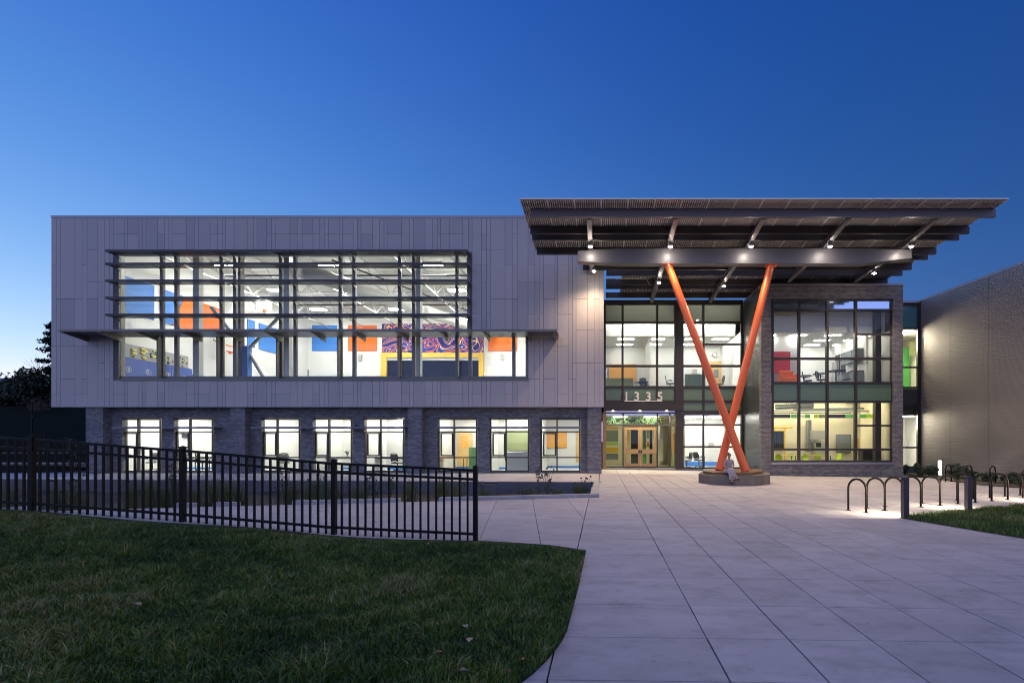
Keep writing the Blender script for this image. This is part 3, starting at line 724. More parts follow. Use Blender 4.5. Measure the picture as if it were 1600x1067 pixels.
# --- gym window wall: frames, panes, fins, louvres
uw = [188, 254, 276.5, 347, 368, 439.5, 462, 532.5, 554, 625, 647, 714.5, 733]
uwl = [188, 254, 276.5, 347, 368, 439.5, 462, 532.5, 554, 625, 647, 714.5, 735, 803, 824]
def glazing(name, us, vs_, Y, mf, mp, parent=None, skip=(), fw=.075, fd=.14, panemat=None):
    fr = MB(); xs_ = [px(a, Y) for a in us]; zs_ = [pz(v, Y) for v in vs_]
    for x_ in xs_: fr.box(x_-fw/2, x_+fw/2, Y-fd/2, Y+fd/2, min(zs_)-fw/2, max(zs_)+fw/2)
    for z_ in zs_:
        for a, b in zip(xs_, xs_[1:]): fr.box(a+fw/2, b-fw/2, Y-fd/2+.004, Y+fd/2-.004, z_-fw/2, z_+fw/2)
    f = fr.build(name, mf, parent if parent is not None else school)
    for j, (za, zb) in enumerate(zip(zs_, zs_[1:])):
        for i_, (a, b) in enumerate(zip(xs_, xs_[1:])):
            if (i_, j) in skip: continue
            mt = panemat(i_, j) if panemat else mp
            MB().box(a+fw/2, b-fw/2, Y-.006, Y+.006, min(za, zb)+fw/2, max(za, zb)-fw/2).build('pane', mt, f)
    return f
YW = YG+.12
gw1 = glazing('gym_window', uw, [398, 517], YW, M['gframe'], M['glass'], fw=.17)
gw2 = glazing('gym_window', uwl, [524, 590.5], YW, M['gframe'], M['glass'], fw=.17)
S(MB().box(WU[0], WL[1], YG-.01, YG+.2, gz(523.5), gz(517.5)), 'spandrel_band', M['bronze'])
for x_, z0_, z1_ in ((WL[0], WL[2], WU[3]), (WU[1]-.05, WU[2]+.2, WU[3]), (WL[1]-.05, WL[2], WL[3])): S(MB().box(x_, x_+.05, YG-.02, YG+.31, z0_+.003, z1_-.003), 'jamb', M['gframe'])
S(MB().box(WL[0]-.02, WL[1]+.02, YG-.03, YG+.12, gz(595), gz(592.2)), 'window_sill', M['gframe'])
for u_ in (247, 340, 433, 528.5, 622.5, 715):
    x_ = px(u_, YG-.15); MB().box(x_-.035, x_+.035, YG-.2, YG+.02, gz(590), gz(527)).build('fin', M['gframe'], gw2)
for u_ in (262, 355, 448, 541, 634, 726):
    pass
YL = 24.53; LX0, LX1 = px(164, YL), px(730, YL)
for k, zb in enumerate((11.30, 10.64, 9.78, 8.91, 8.05)):
    lv = MB().box(LX0, LX1, YL, YL+.035, zb, zb+.115)
    for q in range(5): y_ = YL+.045+.112*q; lv.hexa([(LX0, y_, zb+.02), (LX1, y_, zb+.02), (LX1, y_+.108, zb+.035), (LX0, y_+.108, zb+.035), (LX0, y_, zb+.032), (LX1, y_, zb+.032), (LX1, y_+.108, zb+.047), (LX0, y_+.108, zb+.047)])
    lv.box(LX0, LX0+.03, YL+.036, YG-.03, zb+.01, zb+.105).box(LX1-.03, LX1, YL+.036, YG-.03, zb+.01, zb+.105)
    lvo = lv.build('louver_blade', M['louver'], gw1)
    for u_ in uw[:-1]:
        x_ = px(u_, YG); b_ = MB(); pr = [(YG+.02, zb+.02), (YG+.02, zb-.11), (YG-.05, zb-.11), (YG-.09, zb-.05), (YG-.18, zb-.02), (YL+.04, zb-.008), (YL+.04, zb+.02)]
        n_ = len(pr); b_.raw([(x_-.03, a, c) for a, c in pr]+[(x_+.03, a, c) for a, c in pr], [tuple(range(n_)), tuple(reversed(range(n_, 2*n_)))]+[(i_, n_+i_, n_+(i_+1) % n_, (i_+1) % n_) for i_ in range(n_)])
        b_.build('louver_bracket', M['louver'], gw1)
# projecting sunshade between the two window bands
YS = 23.8; sx0, sx1 = px(91, YS), px(870, YS)
sun_sh = S(MB().box(sx0, sx1, YS, YS+.06, 7.085, 7.20), 'sunshade', M['gframe'])
MB().box(sx0+.01, sx1-.01, YS+.065, YG-.02, 7.15, 7.175).build('shade_plate', M['shade'], sun_sh)
for u_ in (138, 190, 250, 316, 378, 440, 508, 571, 638, 700, 765, 830, 868):
    x_ = px(u_, YG); MB().hexa([(x_-.035, YS+.08, 7.07), (x_+.035, YS+.08, 7.07), (x_+.035, YG-.01, 6.86), (x_-.035, YG-.01, 6.86), (x_-.035, YS+.08, 7.145), (x_+.035, YS+.08, 7.145), (x_+.035, YG-.01, 7.145), (x_-.035, YG-.01, 7.145)]).build('shade_bracket', M['gframe'], sun_sh)

# --- ground floor: brick wall with eight windows, piers, rooms
YB1 = 25.75
wins = [(191, 253), (271.4, 334.4), (408, 470), (488.5, 551), (569, 632), (684, 746), (765, 827), (844, 907)]
zt, zb0 = pz(653.3, YB1), pz(737.2, YB1)
ops = [(px(a, YB1), px(b, YB1), zb0, zt) for a, b in wins]
S(wall(px(140, YB1), -.02, 0, GB, ops, YB1, YB1+.3), 'wall', M['brick'])
for q in ((px(140, YB1), px(140, YB1)+.3, YB1+.301, 36), (-.32, -.005, YB1+.301, 29.5)): S(MB().box(*q, 0, GB), 'side_wall', M['brick'])
for (a, b) in ((134, 161), (360, 382.5), (637, 659), (918, 940)):
    S(MB().box(px(a, 25.3), px(b, 25.3), 25.3, YB1-.002, 0, GB-.003), 'pier', M['brick'])
for a, b in wins:
    Y_ = YB1+.2; du = b-a
    f = glazing('window', [a+2.0, a+.42*du, b-1.2], [655, 668.7, 674.5, 714.5, 735.8], Y_, M['bronze'], M['glass'], fw=.065)
    x0, x1 = px(a+.05*du+1.5, Y_), px(a+.42*du-1.5, Y_); z0, z1 = pz(712.5, Y_), pz(676, Y_)      # operable sash
    MB().box(x0, x0+.07, Y_-.06, Y_+.05, z0, z1).box(x1-.07, x1, Y_-.06, Y_+.05, z0, z1).box(x0+.07, x1-.07, Y_-.06, Y_+.05, z0, z0+.07).box(x0+.07, x1-.07, Y_-.06, Y_+.05, z1-.07, z1).build('sash', M['bronze'], f)
    ysh = 25.2; xa, xb = px(a-17 if a < 600 else a-2, ysh), px(b-.5, ysh)
    if a > 600: xa = px(a-.5, ysh)
    MB().box(xa, xb, ysh, ysh+.05, pz(669.6, ysh), pz(666.4, ysh)).box(xa, xb, ysh+.055, YB1-.002, pz(668.2, ysh), pz(667.4, ysh)).build('sunshade', M['shade'], f)
    MB().box(px(a, YB1)-.04, px(b, YB1)+.04, YB1-.03, YB1-.004, zt, zt+.05).build('lintel', M['bronze'], f)
    MB().box(px(a, YB1)-.02, px(b, YB1)+.02, YB1-.05, YB1+.12, zb0-.06, zb0-.003).build('sill', M['bronze'], f)
rooms = [(px(161, 26), px(345, 26), 29.6, 'office_interior', M['white']), (px(396, 26), px(478, 26), 30.2, 'office_interior', M['white']), (px(482, 26), px(560, 26), 29.5, 'office_interior', M['white']),
         (px(563, 26), px(640, 26), 29.2, 'office_interior', M['white']), (px(672, 26), px(754, 26), 30.3, 'office_interior', M['white']), (px(757, 26), px(836, 26), 29.6, 'office_interior', M['white']), (px(838, 26), px(930, 26), 31.2, 'office_interior', M['white'])]
RO = []
def panel_light(x_, y_, z_, w_, d_, parent, mat=None, nm='ceiling_light'):
    return MB().box(x_-w_/2, x_+w_/2, y_-d_/2, y_+d_/2, z_-.03, z_).build(nm, mat or M['lamp'], parent)
for k, (x0, x1, y1, nm, mt) in enumerate(rooms):
    r_ = S(room(x0, x1, YB1+.3, y1, .0, 3.15), nm, [mt, M['floor'], M['ceil']]); RO.append(r_)
    cnt = max(1, round((x1-x0)/2.6))
    for q in range(cnt):
        for yq in (27.2, 28.8): panel_light(x0+(x1-x0)*(q+.5)/cnt, yq, 3.14, 1.2, .55, r_, M['lamp_office'])
def bx(parent, nm, mat, u0, u1, v0, v1, Y, th=.05): return MB().box(px(u0, Y), px(u1, Y), Y, Y+th, pz(v1, Y), pz(v0, Y)).build(nm, mat, parent)
bx(RO[0], 'wall_picture', M['blue'], 243, 258, 676, 695, 29.5); bx(RO[0], 'wall_picture', M['dark'], 283.5, 294, 678, 684, 29.5, .03)
bx(RO[4], 'door', M['maple'], 714, 738, 674, 729, 30.22); bx(RO[4], 'door_glass', M['ochre'], 721, 731, 681, 699, 30.2, .02)
bx(RO[5], 'notice_board', M['olive'], 792, 832, 672, 703, 29.5); bx(RO[6], 'notice_board', M['ochre'], 848, 886, 675, 699.5, 31.1); bx(RO[6], 'door', M['maple'], 899.5, 908, 675, 722, 31.1)
for r_, (x0, x1, y1, *_q) in zip(RO, rooms): MB().box(x0+.01, x1-.01, y1-.03, y1-.005, 0, .12).build('skirting', M['blue'], r_)
cam_b = MB().box(px(556, YB1), px(558, YB1), YB1-.12, YB1-.002, pz(665, YB1), pz(664, YB1)); cam_b.ball((px(557, YB1-.14), YB1-.14, pz(668, YB1)), .1, .1, .09, 12, 8)
tag(cam_b.own('security_camera', M['dark'], smooth=False), 'small dark dome camera on the brick wall between two office windows', 'camera')

# --- entrance hall (between gym box and brick block)
YE = 29.61; SE = 25.5
ex0, ex1 = GR, px(1160, YE)
ew = glazing('curtain_wall', [945, 972.7, 1026.6, 1055], [474.7, 504.3, 572, 604.8, 627], YE, M['bronze'], M['glass'], fw=.13, fd=.2,
             panemat=lambda i_, j: M['spandrel'] if j == 3 else M['glass'])
ew2 = glazing('curtain_wall', [1066, 1098.8, 1158.8], [474.7, 504.3, 572, 604.8, 627, 643], YE, M['bronze'], M['glass'], fw=.13, fd=.2,
              panemat=lambda i_, j: M['spandrel'] if j >= 3 else M['glass'])
ew3 = glazing('curtain_wall', [1066, 1098.8, 1158.8], [647, 663.7, 698, 731], YE, M['bronze'], M['glass'], fw=.11, fd=.2, skip=((0, 0), (0, 1), (0, 2)))
xm = px(1066, YE)+.055; xn = px(1098.8, YE)-.055
MB().box(xm, xn, YE-.006, YE+.006, pz(731, YE)+.055, pz(663.7, YE)-.055).build('pane', M['glass'], ew3)
MB().box(xm, xn, YE-.006, YE+.006, pz(663.7, YE)+.055, pz(647, YE)-.055).build('pane', M['glass'], ew3)
MB().box(px(1098.8, YE)+.066, px(1158.8, YE)-.066, YE-.09, YE+.09, pz(538.4, YE)-.05, pz(538.4, YE)+.05).build('transom', M['bronze'], ew2)
S(MB().box(px(1054.7, YE)+.01, px(1066, YE)-.01, YE-.14, YE+.14, 0, pz(474, YE)), 'column_cover', M['bronze'])
S(MB().box(ex0, ex1, YE-.12, YE+.4, pz(473.2, YE), pz(469.5, YE)), 'parapet', M['bronze'])
S(MB().box(ex0+.01, px(1066, YE)-.02, YE-.22, YE+.1, pz(641.3, YE), pz(628.7, YE)), 'fascia', M['bronze'])
S(MB().box(px(1066, YE)+.06, ex1, YE-.09, YE+.1, pz(647.2, YE), pz(642.6, YE)), 'fascia', M['bronze'])
S(MB().box(ex0+.01, ex1-.02, YE-.05, YE+.3, pz(735, YE)-.05, pz(731.4, YE)), 'threshold', M['cap'])
YD = YE+.35
S(MB().box(ex0+.01, px(1066, YE)-.02, YE+.105, YD+.15, pz(641.3, YE), pz(641.3, YE)+.06), 'soffit', M['tan'])
S(MB().box(ex0-.06, ex0+.16, YE-.1, YD+.1, 0, pz(641.5, YE)), 'jamb', M['tan'])
dw = glazing('entrance_glazing', [945.5, 973.5, 1027, 1046.5, 1055], [645, 664, 729.5], YD, M['bronze'], M['glass_g'], fw=.085, skip=((1, 1),))
for a, b, hs in ((975.3, 1000.2, 1), (1000.6, 1025.4, 0)):
    x0, x1 = px(a, YD), px(b, YD); z0, z1 = .015, pz(665.2, YD); Ya, Yb = YD-.03, YD+.03
    g1 = (x0+.13, x1-.13); zz = [pz(724, YD), pz(709, YD), pz(701.5, YD), pz(671.5, YD)]
    d_ = MB().box(x0, g1[0], Ya, Yb, z0, z1).box(g1[1], x1, Ya, Yb, z0, z1)
    for za, zb_ in ((z0, zz[0]), (zz[1], zz[2]), (zz[3], z1)): d_.box(g1[0], g1[1], Ya, Yb, za, zb_)
    do = S(d_, 'door', M['tan'])
    for za, zb_ in ((zz[0], zz[1]), (zz[2], zz[3])): MB().box(g1[0], g1[1], YD-.006, YD+.006, za, zb_).build('pane', M['glass_g'], do)
    hx = (x1-.06) if hs else (x0+.06)
    MB().ball((hx, YD-.05, pz(705, YD)), .055, .03, .12, 10, 8).tube([(hx, YD-.09, pz(708, YD)), (hx, YD-.09, pz(702, YD))], .014, 8).build('handle', M['dark'], do, smooth=True)
# house number standing on the fascia
sign = empty('number_sign', (px(993, YE), YE-.2, pz(627, YE)), 'white street number 1335 standing on the dark fascia over the entrance', 'sign')
bar_z = pz(627.6, YE)
MB().box(px(974.5, YE), px(1034, YE), YE-.27, YE-.16, bar_z-.0, bar_z+.05).build('sign_base', M['white'], sign)
for ch, u_ in (('1', 978.5), ('3', 994.5), ('3', 1012.5), ('5', 1030.5)):
    cu = bpy.data.curves.new('digit', 'FONT'); cu.body = ch; cu.size = .74; cu.extrude = .03; cu.offset = .014; cu.align_x = 'CENTER'
    cu.materials.append(M['white'])
    tmp = bpy.data.objects.new('digit_text', cu); COL.objects.link(tmp); bpy.context.view_layer.update()
    me = bpy.data.meshes.new_from_object(tmp.evaluated_get(bpy.context.evaluated_depsgraph_get())); bpy.data.objects.remove(tmp)
    me.name = 'digit'; me.materials.clear(); me.materials.append(M['white'])
    o = bpy.data.objects.new('digit', me); COL.objects.link(o); o.parent = sign
    o.location = Vector((px(u_, YE), YE-.215, bar_z+.055)) - sign.location; o.rotation_euler = (R(90), 0, 0)
# upper room, lobby and the small meeting room behind the glass
zc = 8.41
up = S(room(ex0+.05, ex1-.1, YE+.15, 34.5, 4.95, zc), 'upper_room', [M['white'], M['floor'], M['ceil']])
up.data.materials.append(M['shade_cloth'])
MB().box(ex0+.05, ex1-.1, 30.8, 30.9, zc+.005, 10.25).build('bulkhead', M['white'], up)
for (ua_, ub_) in ((946.5, 1053.5), (1067.5, 1157.5)): MB().box(px(ua_, YE), px(ub_, YE), YE+.12, YE+.125, pz(503, YE), pz(476, YE)).build('roller_blind', M['blind'], up)
for x_ in (2.4, 6.8): MB().box(x_-1.5, x_+1.5, 30.25, 30.4, 10.18, 10.24).build('added_plenum_glow', M['lamp_gym'], up)  # unseen glowing strips added up high to brighten blinds and bulkhead
MB().box(ex0+.05, ex1-.1, YE+.15, 34.5, 10.26, 10.4).build('roof_deck', M['cap'], up)
# the front strip of the ceiling is open up to the bulkhead: rebuild ceiling behind it
me = up.data
def drop_ceiling(o, idx=2):
    import bmesh
    b = bmesh.new(); b.from_mesh(o.data); b.faces.ensure_lookup_table()
    bmesh.ops.delete(b, geom=[f for f in b.faces if f.material_index == idx], context='FACES'); b.to_mesh(o.data); b.free()
drop_ceiling(up)
MB().box(ex0+.05, ex1-.1, 30.9, 34.5, zc+.005, zc+.05).build('ceiling', M['ceil'], up)
for x_ in (1.6, 3.6, 6.0, 7.8):
    for y_ in (31.7, 33.4): panel_light(x_, y_, zc, 1.0, .3, up)
MB().box(px(1014, 32)-.05, px(1014, 32)+.05, 30.9, 34.4, 4.95, zc).build('partition', M['white'], up)
bx(up, 'notice_board', M['ochre'], 952, 994, 569, 597, 34.35); bx(up, 'notice_board', M['ochre'], 1141, 1152, 560, 590, 32.5)
bx(up, 'door', M['maple'], 1109, 1128, 565, 612, 34.35); bx(up, 'door_glass', M['screen'], 1115.5, 1122.5, 577, 590, 34.33, .02)
bx(up, 'wall_picture', M['lsteel'], 1082, 1089.5, 577, 583, 34.4, .03)
MB().tube([at(1116.7, 554, 34.4), at(1116.7, 554, 34.4)+Vector((0, -.06, 0))], .17, 20).build('wall_clock', [M['dark']], up)
MB().tube([at(1116.7, 554, 34.33), at(1116.7, 554, 34.33)+Vector((0, -.02, 0))], .145, 20).build('clock_face', M['white'], up)
lob = S(room(ex0+.05, px(1064, 30), YD+.1, 35.5, .0, 3.3), 'lobby', [M['cream'], M['floor'], M['ceil']])
for x_, y_ in ((1.2, 31.2), (3.2, 31.2), (1.2, 33.6), (3.2, 33.6)): panel_light(x_, y_, 3.29, .9, .4, lob, M['lamp_warm'])
bx(lob, 'banner', M['banner'], 944, 1035, 652.5, 662.5, 31.5, .05)
Yl = 33.4
for mat_, a, b, c, d in ((M['yellow'], 944, 966, 666, 671), (M['olive'], 944, 966, 672, 690), (M['lime'], 944, 966, 690.5, 695), (M['yellow'], 944, 966, 699, 707), (M['screen'], 944, 966, 708, 718),
                         (M['yellow'], 979.5, 985.5, 671, 695), (M['dark'], 986, 998, 671, 724), (M['green'], 1004, 1010, 672, 724), (M['olive'], 1011, 1014, 672, 685), (M['orange_panel'], 1011, 1014, 690, 698), (M['dark'], 1015, 1019, 672, 724), (M['white'], 1028, 1036, 686, 720)):
    bx(lob, 'display_panel', mat_, a, b, c, d, Yl, .08)
MB().box(px(1035.5, 32), px(1037, 32), 33.9, 35.2, 0, 3.1).build('partition', M['white'], lob); bx(lob, 'notice_board', M['ochre'], 1051, 1054.6, 677, 708, 31.4)
mt_ = S(room(px(1064, 30)+.2, ex1-.1, YE+.15, 33.6, .0, 3.3), 'meeting_room', [M['white'], M['floor'], M['ceil']])
for x_ in (5.9, 7.4):
    for y_ in (30.6, 32.3): panel_light(x_, y_, 3.29, 1.1, .45, mt_)
MB().box(px(1064, 30)+.21, ex1-.11, 33.55, 33.59, 0, .3).build('skirting', M['blue'], mt_); bx(mt_, 'wall_picture', M['lsteel'], 1107, 1115, 691, 696, 33.55, .03)
bx(mt_, 'door', M['maple'], 1146, 1151, 655, 722, 33.4)
MB().box(px(1152, 33), px(1157, 33), 31, 33.5, 0, 3.1).build('partition', M['dark'], mt_)

# --- brick block on the right
YK = 26.23
bX0, bX1 = px(1189.5, YK), px(1411, YK); bTop = pz(443.5, YK)
oB = (px(1205, YK), px(1396, YK), pz(722, YK), pz(466.5, YK))
zlow = zg(bX1)-.25
S(wall(bX0, bX1, zlow, bTop-.1, [oB], YK, YK+.35), 'wall', M['brick_warm'])
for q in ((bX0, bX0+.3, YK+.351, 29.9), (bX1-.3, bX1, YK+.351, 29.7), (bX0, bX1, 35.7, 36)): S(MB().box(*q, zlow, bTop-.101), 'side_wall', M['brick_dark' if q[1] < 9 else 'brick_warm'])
S(MB().box(bX0-.04, bX1+.04, YK-.05, 36.05, bTop-.1, bTop), 'coping', M['cap'])
S(MB().box(bX0+.3, bX1-.3, YK+.35, 35.7, bTop-.4, bTop-.14), 'roof', M['cap'])
S(MB().box(oB[0]-.02, oB[1]+.02, YK-.06, YK+.15, oB[2]-.11, oB[2]-.003), 'window_sill', M['cap'])
S(MB().box(bX0-.03, bX1+.03, YK-.03, YK-.002, zlow, zlow+.42), 'plinth', M['brick'])
YKW = YK+.2
ub = [1206.5, 1248, 1292, 1336.5, 1394]
wB = glazing('curtain_wall', ub, [468.5, 485, 560.5, 598.5, 627.8, 702, 720.5], YKW, M['bronze'], M['glass'], fw=.12, fd=.2,
             panemat=lambda i_, j: M['spandrel_b'] if j == 0 else M['spandrel'] if j == 3 else M['glass'])
for v_ in (522.7, 665): MB().box(px(1336.5, YKW)+.06, px(1394, YKW)-.06, YKW-.09, YKW+.09, pz(v_, YKW)-.05, pz(v_, YKW)+.05).build('transom', M['bronze'], wB)
kz = 7.84
ku = S(room(bX0+.32, bX1-.32, YK+.4, 31.6, 4.86, kz), 'staff_room', [M['white'], M['floor'], M['ceil']]); drop_ceiling(ku)
MB().box(bX0+.32, bX1-.32, 27.35, 27.45, kz+.0, 9.7).build('bulkhead', M['white'], ku)
MB().box(bX0+.32, bX1-.32, YK+.4, 31.6, 9.6, 9.7).build('roof_deck', M['dark'], ku)
MB().box(bX0+.32, bX1-.32, 27.45, 31.6, kz+.002, kz+.04).build('ceiling', M['ceil'], ku)
for x_ in (9.6, 11.4, 13.4, 15.2):
    for y_ in (28.0, 29.4, 30.8): panel_light(x_, y_, kz, .85, .26, ku)
MB().box(bX0+.32, px(1245, 28.2), 28.2, 28.35, 4.86, kz).build('partition', M['white'], ku); bx(ku, 'notice_board', M['red'], 1205, 1235, 549.5, 583, 28.1)
kw = px(1301, 31.5)
MB().box(kw, kw+.12, 27.5, 31.6, 4.86, kz).build('partition', M['white'], ku)
for (ya, yb) in ((29.8, 30.4), (30.5, 31.1)): MB().box(kw-.03, kw-.005, ya, yb, 5.0, 7.2).build('side_window', M['dark'], ku)
for q in range(3): MB().box(kw-.4, kw-.006, 27.75+.62*q, 28.33+.62*q, 6.35, 7.05).build('wall_cabinet', M['screen'], ku)
for q in range(3): MB().box(kw-.6, kw-.006, 27.7+.66*q, 28.33+.66*q, 4.86, 5.72).build('base_cabinet', M['screen'], ku)
MB().box(kw-.62, kw-.006, 27.7, 29.68, 5.725, 5.77).build('counter_top', M['dark'], ku)
MB().box(px(1368, 27), px(1377, 27), 27, 27.3, zlow, 9.5).build('steel_column', M['bronze'], ku)
MB().box(px(1368, 27)+.4, bX1-.33, 27.9, 28, 4.86, kz).build('partition', M['white'], ku)
bx(ku, 'refrigerator', M['lsteel'], 1307, 1315, 564, 600, 30.6, .6); bx(ku, 'vending_cabinet', M['dark'], 1315.5, 1329, 566, 600, 30.3, .6)
kl = MB(); xa_, xb_, xc_, ya_, yb_, yc_ = bX0+.32, bX1-.32, 18.0, YK+.4, 29.95, 31.5
kl.mi = 0
for a, b in (((xa_, yc_), (xc_, yc_)), ((xa_, ya_), (xa_, yc_)), ((xb_, yb_), (xb_, ya_)), ((xc_, yc_), (xc_, yb_)), ((xc_, yb_), (xb_, yb_))): kl.face([(*a, .2), (*b, .2), (*b, 4.4), (*a, 4.4)])
ol = [(xa_, ya_), (xb_, ya_), (xb_, yb_), (xc_, yb_), (xc_, yc_), (xa_, yc_)]
kl.mi = 1; kl.face([(*p, .2) for p in ol]); kl.mi = 2; kl.face([(*p, 4.4) for p in ol][::-1])
kl = S(kl, 'classroom', [M['cream'], M['floor'], M['dark']])
for x_ in (9.7, 11.6, 13.5, 15.2):
    for y_ in (28.2, 30.6): panel_light(x_, y_, 4.36, 1.5, .5, kl, M['lamp_warm'], 'pendant_light')
Yq = 29.0
bm_ = [M['dark'], M['grn_wall'], M['lime'], M['white'], M['olive']]
for k, (a, b, t_) in enumerate(((1206, 1235, 0), (1236, 1245, 1), (1250, 1257, 3), (1258, 1266, 1), (1272, 1279, 2), (1280, 1289, 4), (1294, 1321, 0), (1322, 1333, 1), (1339, 1343, 3), (1344, 1354, 1), (1355, 1365, 2))):
    bx(kl, 'ceiling_baffle', bm_[t_], a, b, 647, 653, Yq-.6, .05)
MB().tube([at(1206, 642, Yq), at(1362, 642, Yq)], .05, 8).tube([at(1240, 640, 29.6), at(1362, 638, 29.6)], .08, 8).tube([at(1206, 645, 28), at(1330, 645, 28)], .03, 8).tube([at(1212, 636, 30), at(1270, 633, 30)], .18, 10).build('ceiling_duct', M['screen'], kl)
bx(kl, 'steel_column_cover', M['screen'], 1262, 1268, 656, 705, 31.0, .3)
bx(kl, 'wall_screen', M['screen'], 1307.5, 1329, 679.5, 706, 31.2, .1); bx(kl, 'screen_bezel', M['dark'], 1306.7, 1329.8, 678.7, 707, 31.31, .06)
bx(kl, 'sink_cabinet', M['lsteel'], 1267, 1290, 672.5, 686, 30.9, .4); bx(kl, 'base_cabinet', M['lsteel'], 1274, 1293, 691, 712, 30.8, .5); bx(kl, 'paper_dispenser', M['dark'], 1275.5, 1283, 691.5, 698.5, 30.7, .05)
kd = bx(kl, 'interior_window', M['bronze'], 1205, 1225, 673, 702, 31.3, .06)
for a in (1206.5, 1212.5, 1218.5):
    for c_ in (674.5, 687.5): bx(kd, 'pane', M['spandrel_k'], a, a+5, c_, c_+12.0, 31.28, .02)
yl = MB()
for p_, q_ in (((1205, 667.5), (1238, 667.5)), ((1205, 672.5), (1226, 672.5)), ((1226, 669), (1226, 722)), ((1208, 672), (1212, 667.5)), ((1226, 672), (1232, 667.5))): yl.tube([at(*p_, 31.0), at(*q_, 31.0)], .05, 6)
yl.build('yellow_frame', M['yellow'], kl); bx(kl, 'wall_poster', M['ochre'], 1338, 1342, 685, 699, 31.4, .02)
# connector and ribbed side wing
YC = 29.8; cX0 = bX1-.3; cX1 = px(1437, YC); cT = pz(474, YC)
cwn = glazing('curtain_wall', [1404, 1434], [477.5, 513.5, 574, 605.5], YC, M['bronze'], M['glass'], fw=.1, panemat=lambda i_, j: M['teal'] if j == 0 else M['glass'])
cwn2 = glazing('curtain_wall', [1404, 1434], [636, 699, 729.5], YC, M['bronze'], M['glass'], fw=.1)
S(MB().box(cX0, px(1434.5, YC), YC-.06, YC+.06, pz(634, YC), pz(607.5, YC)), 'spandrel_band', M['spandrel_k'])
S(MB().box(cX0, cX1, YC-.1, YC+.3, cT, cT+.14), 'coping', M['cap']); S(MB().box(cX0, cX1, YC-.05, YC+.2, zlow-.3, pz(731, YC)), 'sill_wall', M['stone'])
c1 = S(room(cX0+.05, cX1+1.2, YC+.15, 34, 4.95, 8.6), 'link_corridor', [M['cream'], M['floor'], M['ceil']]); panel_light(18.9, 30.5, 8.58, 1.2, .7, c1, M['lamp']); bx(c1, 'green_wall', M['grn_wall'], 1400, 1422, 543, 610, 32.5)
bx(c1, 'lime_screen', M['olive'], 1422, 1436, 533, 556, 31.8); 
c2 = S(room(18.06, cX1+1.2, YC+.15, 33, -.3, 3.3), 'link_corridor', [M['white'], M['floor'], M['ceil']]); panel_light(18.9, 30.5, 3.28, 1.2, .7, c2, M['lamp']); bx(c2, 'wall_picture', M['screen'], 1419, 1423, 688, 700, 32.8, .03)
S(MB().box(cX0+.31, cX1+1.2, YC+.36, YC+.5, 3.31, 4.94), 'floor_slab', M['bronze']); S(MB().box(cX0+.31, cX1+1.2, YC+.36, YC+.5, 8.61, cT-.01), 'roof_slab', M['bronze'])
for z_, e_ in ((8.2, 300), (3.0, 220)):  # outward lamps with housings, added to throw corridor glow onto the ribbed wing
    MB().box(17.95+.2, 18.95, YC+2.0, YC+2.4, z_+.12, z_+.3).build('added_glow_housing', M['lsteel'], school)
    ld = bpy.data.lights.new('added_corridor_glow', 'AREA'); ld.shape = 'RECTANGLE'; ld.size = 1.2; ld.size_y = .6; ld.energy = e_; ld.color = (1, .86, .62); ld.spread = R(150)
    o = bpy.data.objects.new('added_corridor_glow', ld); COL.objects.link(o); o.location = (18.45, YC+1.9, z_); o.rotation_euler = Vector((.42, -1.0, -.45)).to_track_quat('-Z', 'Y').to_euler()
wing = empty('ribbed_wing', (22, 26, 0), 'side wing clad in ribbed pinkish grey metal on the right edge', 'building')
wa = Vector((cX1+.02, YC)); wd = Vector((.131, -1.0)).normalized(); wn_ = Vector((-wd.y, wd.x)); wn_ = wn_ if wn_.x < 0 else -wn_
WLEN = 19.0; wz0, wz1 = -.8, cT+.05
sd_ = MB(); ribs = 106; hz = (wz1-wz0)/ribs
prof = []
for k in range(ribs): z_ = wz0+k*hz; prof += [(z_, 0), (z_+hz*.10, .036), (z_+hz*.76, .036), (z_+hz*.9, 0)]
prof.append((wz1, 0)); ends = []
seg = [0, 2.25, 4.6, 7.0, 9.4, 11.8, 14.2, 16.6, WLEN]
for a, b in zip(seg, seg[1:]):
    base = len(sd_.v)
    for (z_, o_) in prof:
        for t_ in (a+.008, b-.008): q = wa + wd*t_ + wn_*o_; sd_.v.append((q.x, q.y, z_))
    for k in range(len(prof)-1): sd_.f.append((base+2*k, base+2*k+2, base+2*k+3, base+2*k+1)); sd_.m.append(0)
sd_.build('siding', M['siding'], wing)['kind'] = 'stuff'
q0, q1 = wa - wn_*.04, wa + wd*WLEN - wn_*.04; bk = -wn_*9
MB().prism([(q0.x, q0.y), (q1.x, q1.y), (q1.x+bk.x, q1.y+bk.y), (q0.x+bk.x, q0.y+bk.y)], -.8, wz1-.01).build('wing_wall', M['backing'], wing)
c0_, c1_ = wa + wn_*.05, wa + wd*WLEN + wn_*.05
MB().prism([(c0_.x, c0_.y), (c1_.x, c1_.y), (c1_.x+bk.x, c1_.y+bk.y), (c0_.x+bk.x, c0_.y+bk.y)], wz1, wz1+.16).build('coping', M['cap'], wing)
MB().box(cX1-.09, cX1+.10, YC-.12, YC+.1, -.5, wz1).build('corner_post', M['bronze'], wing)

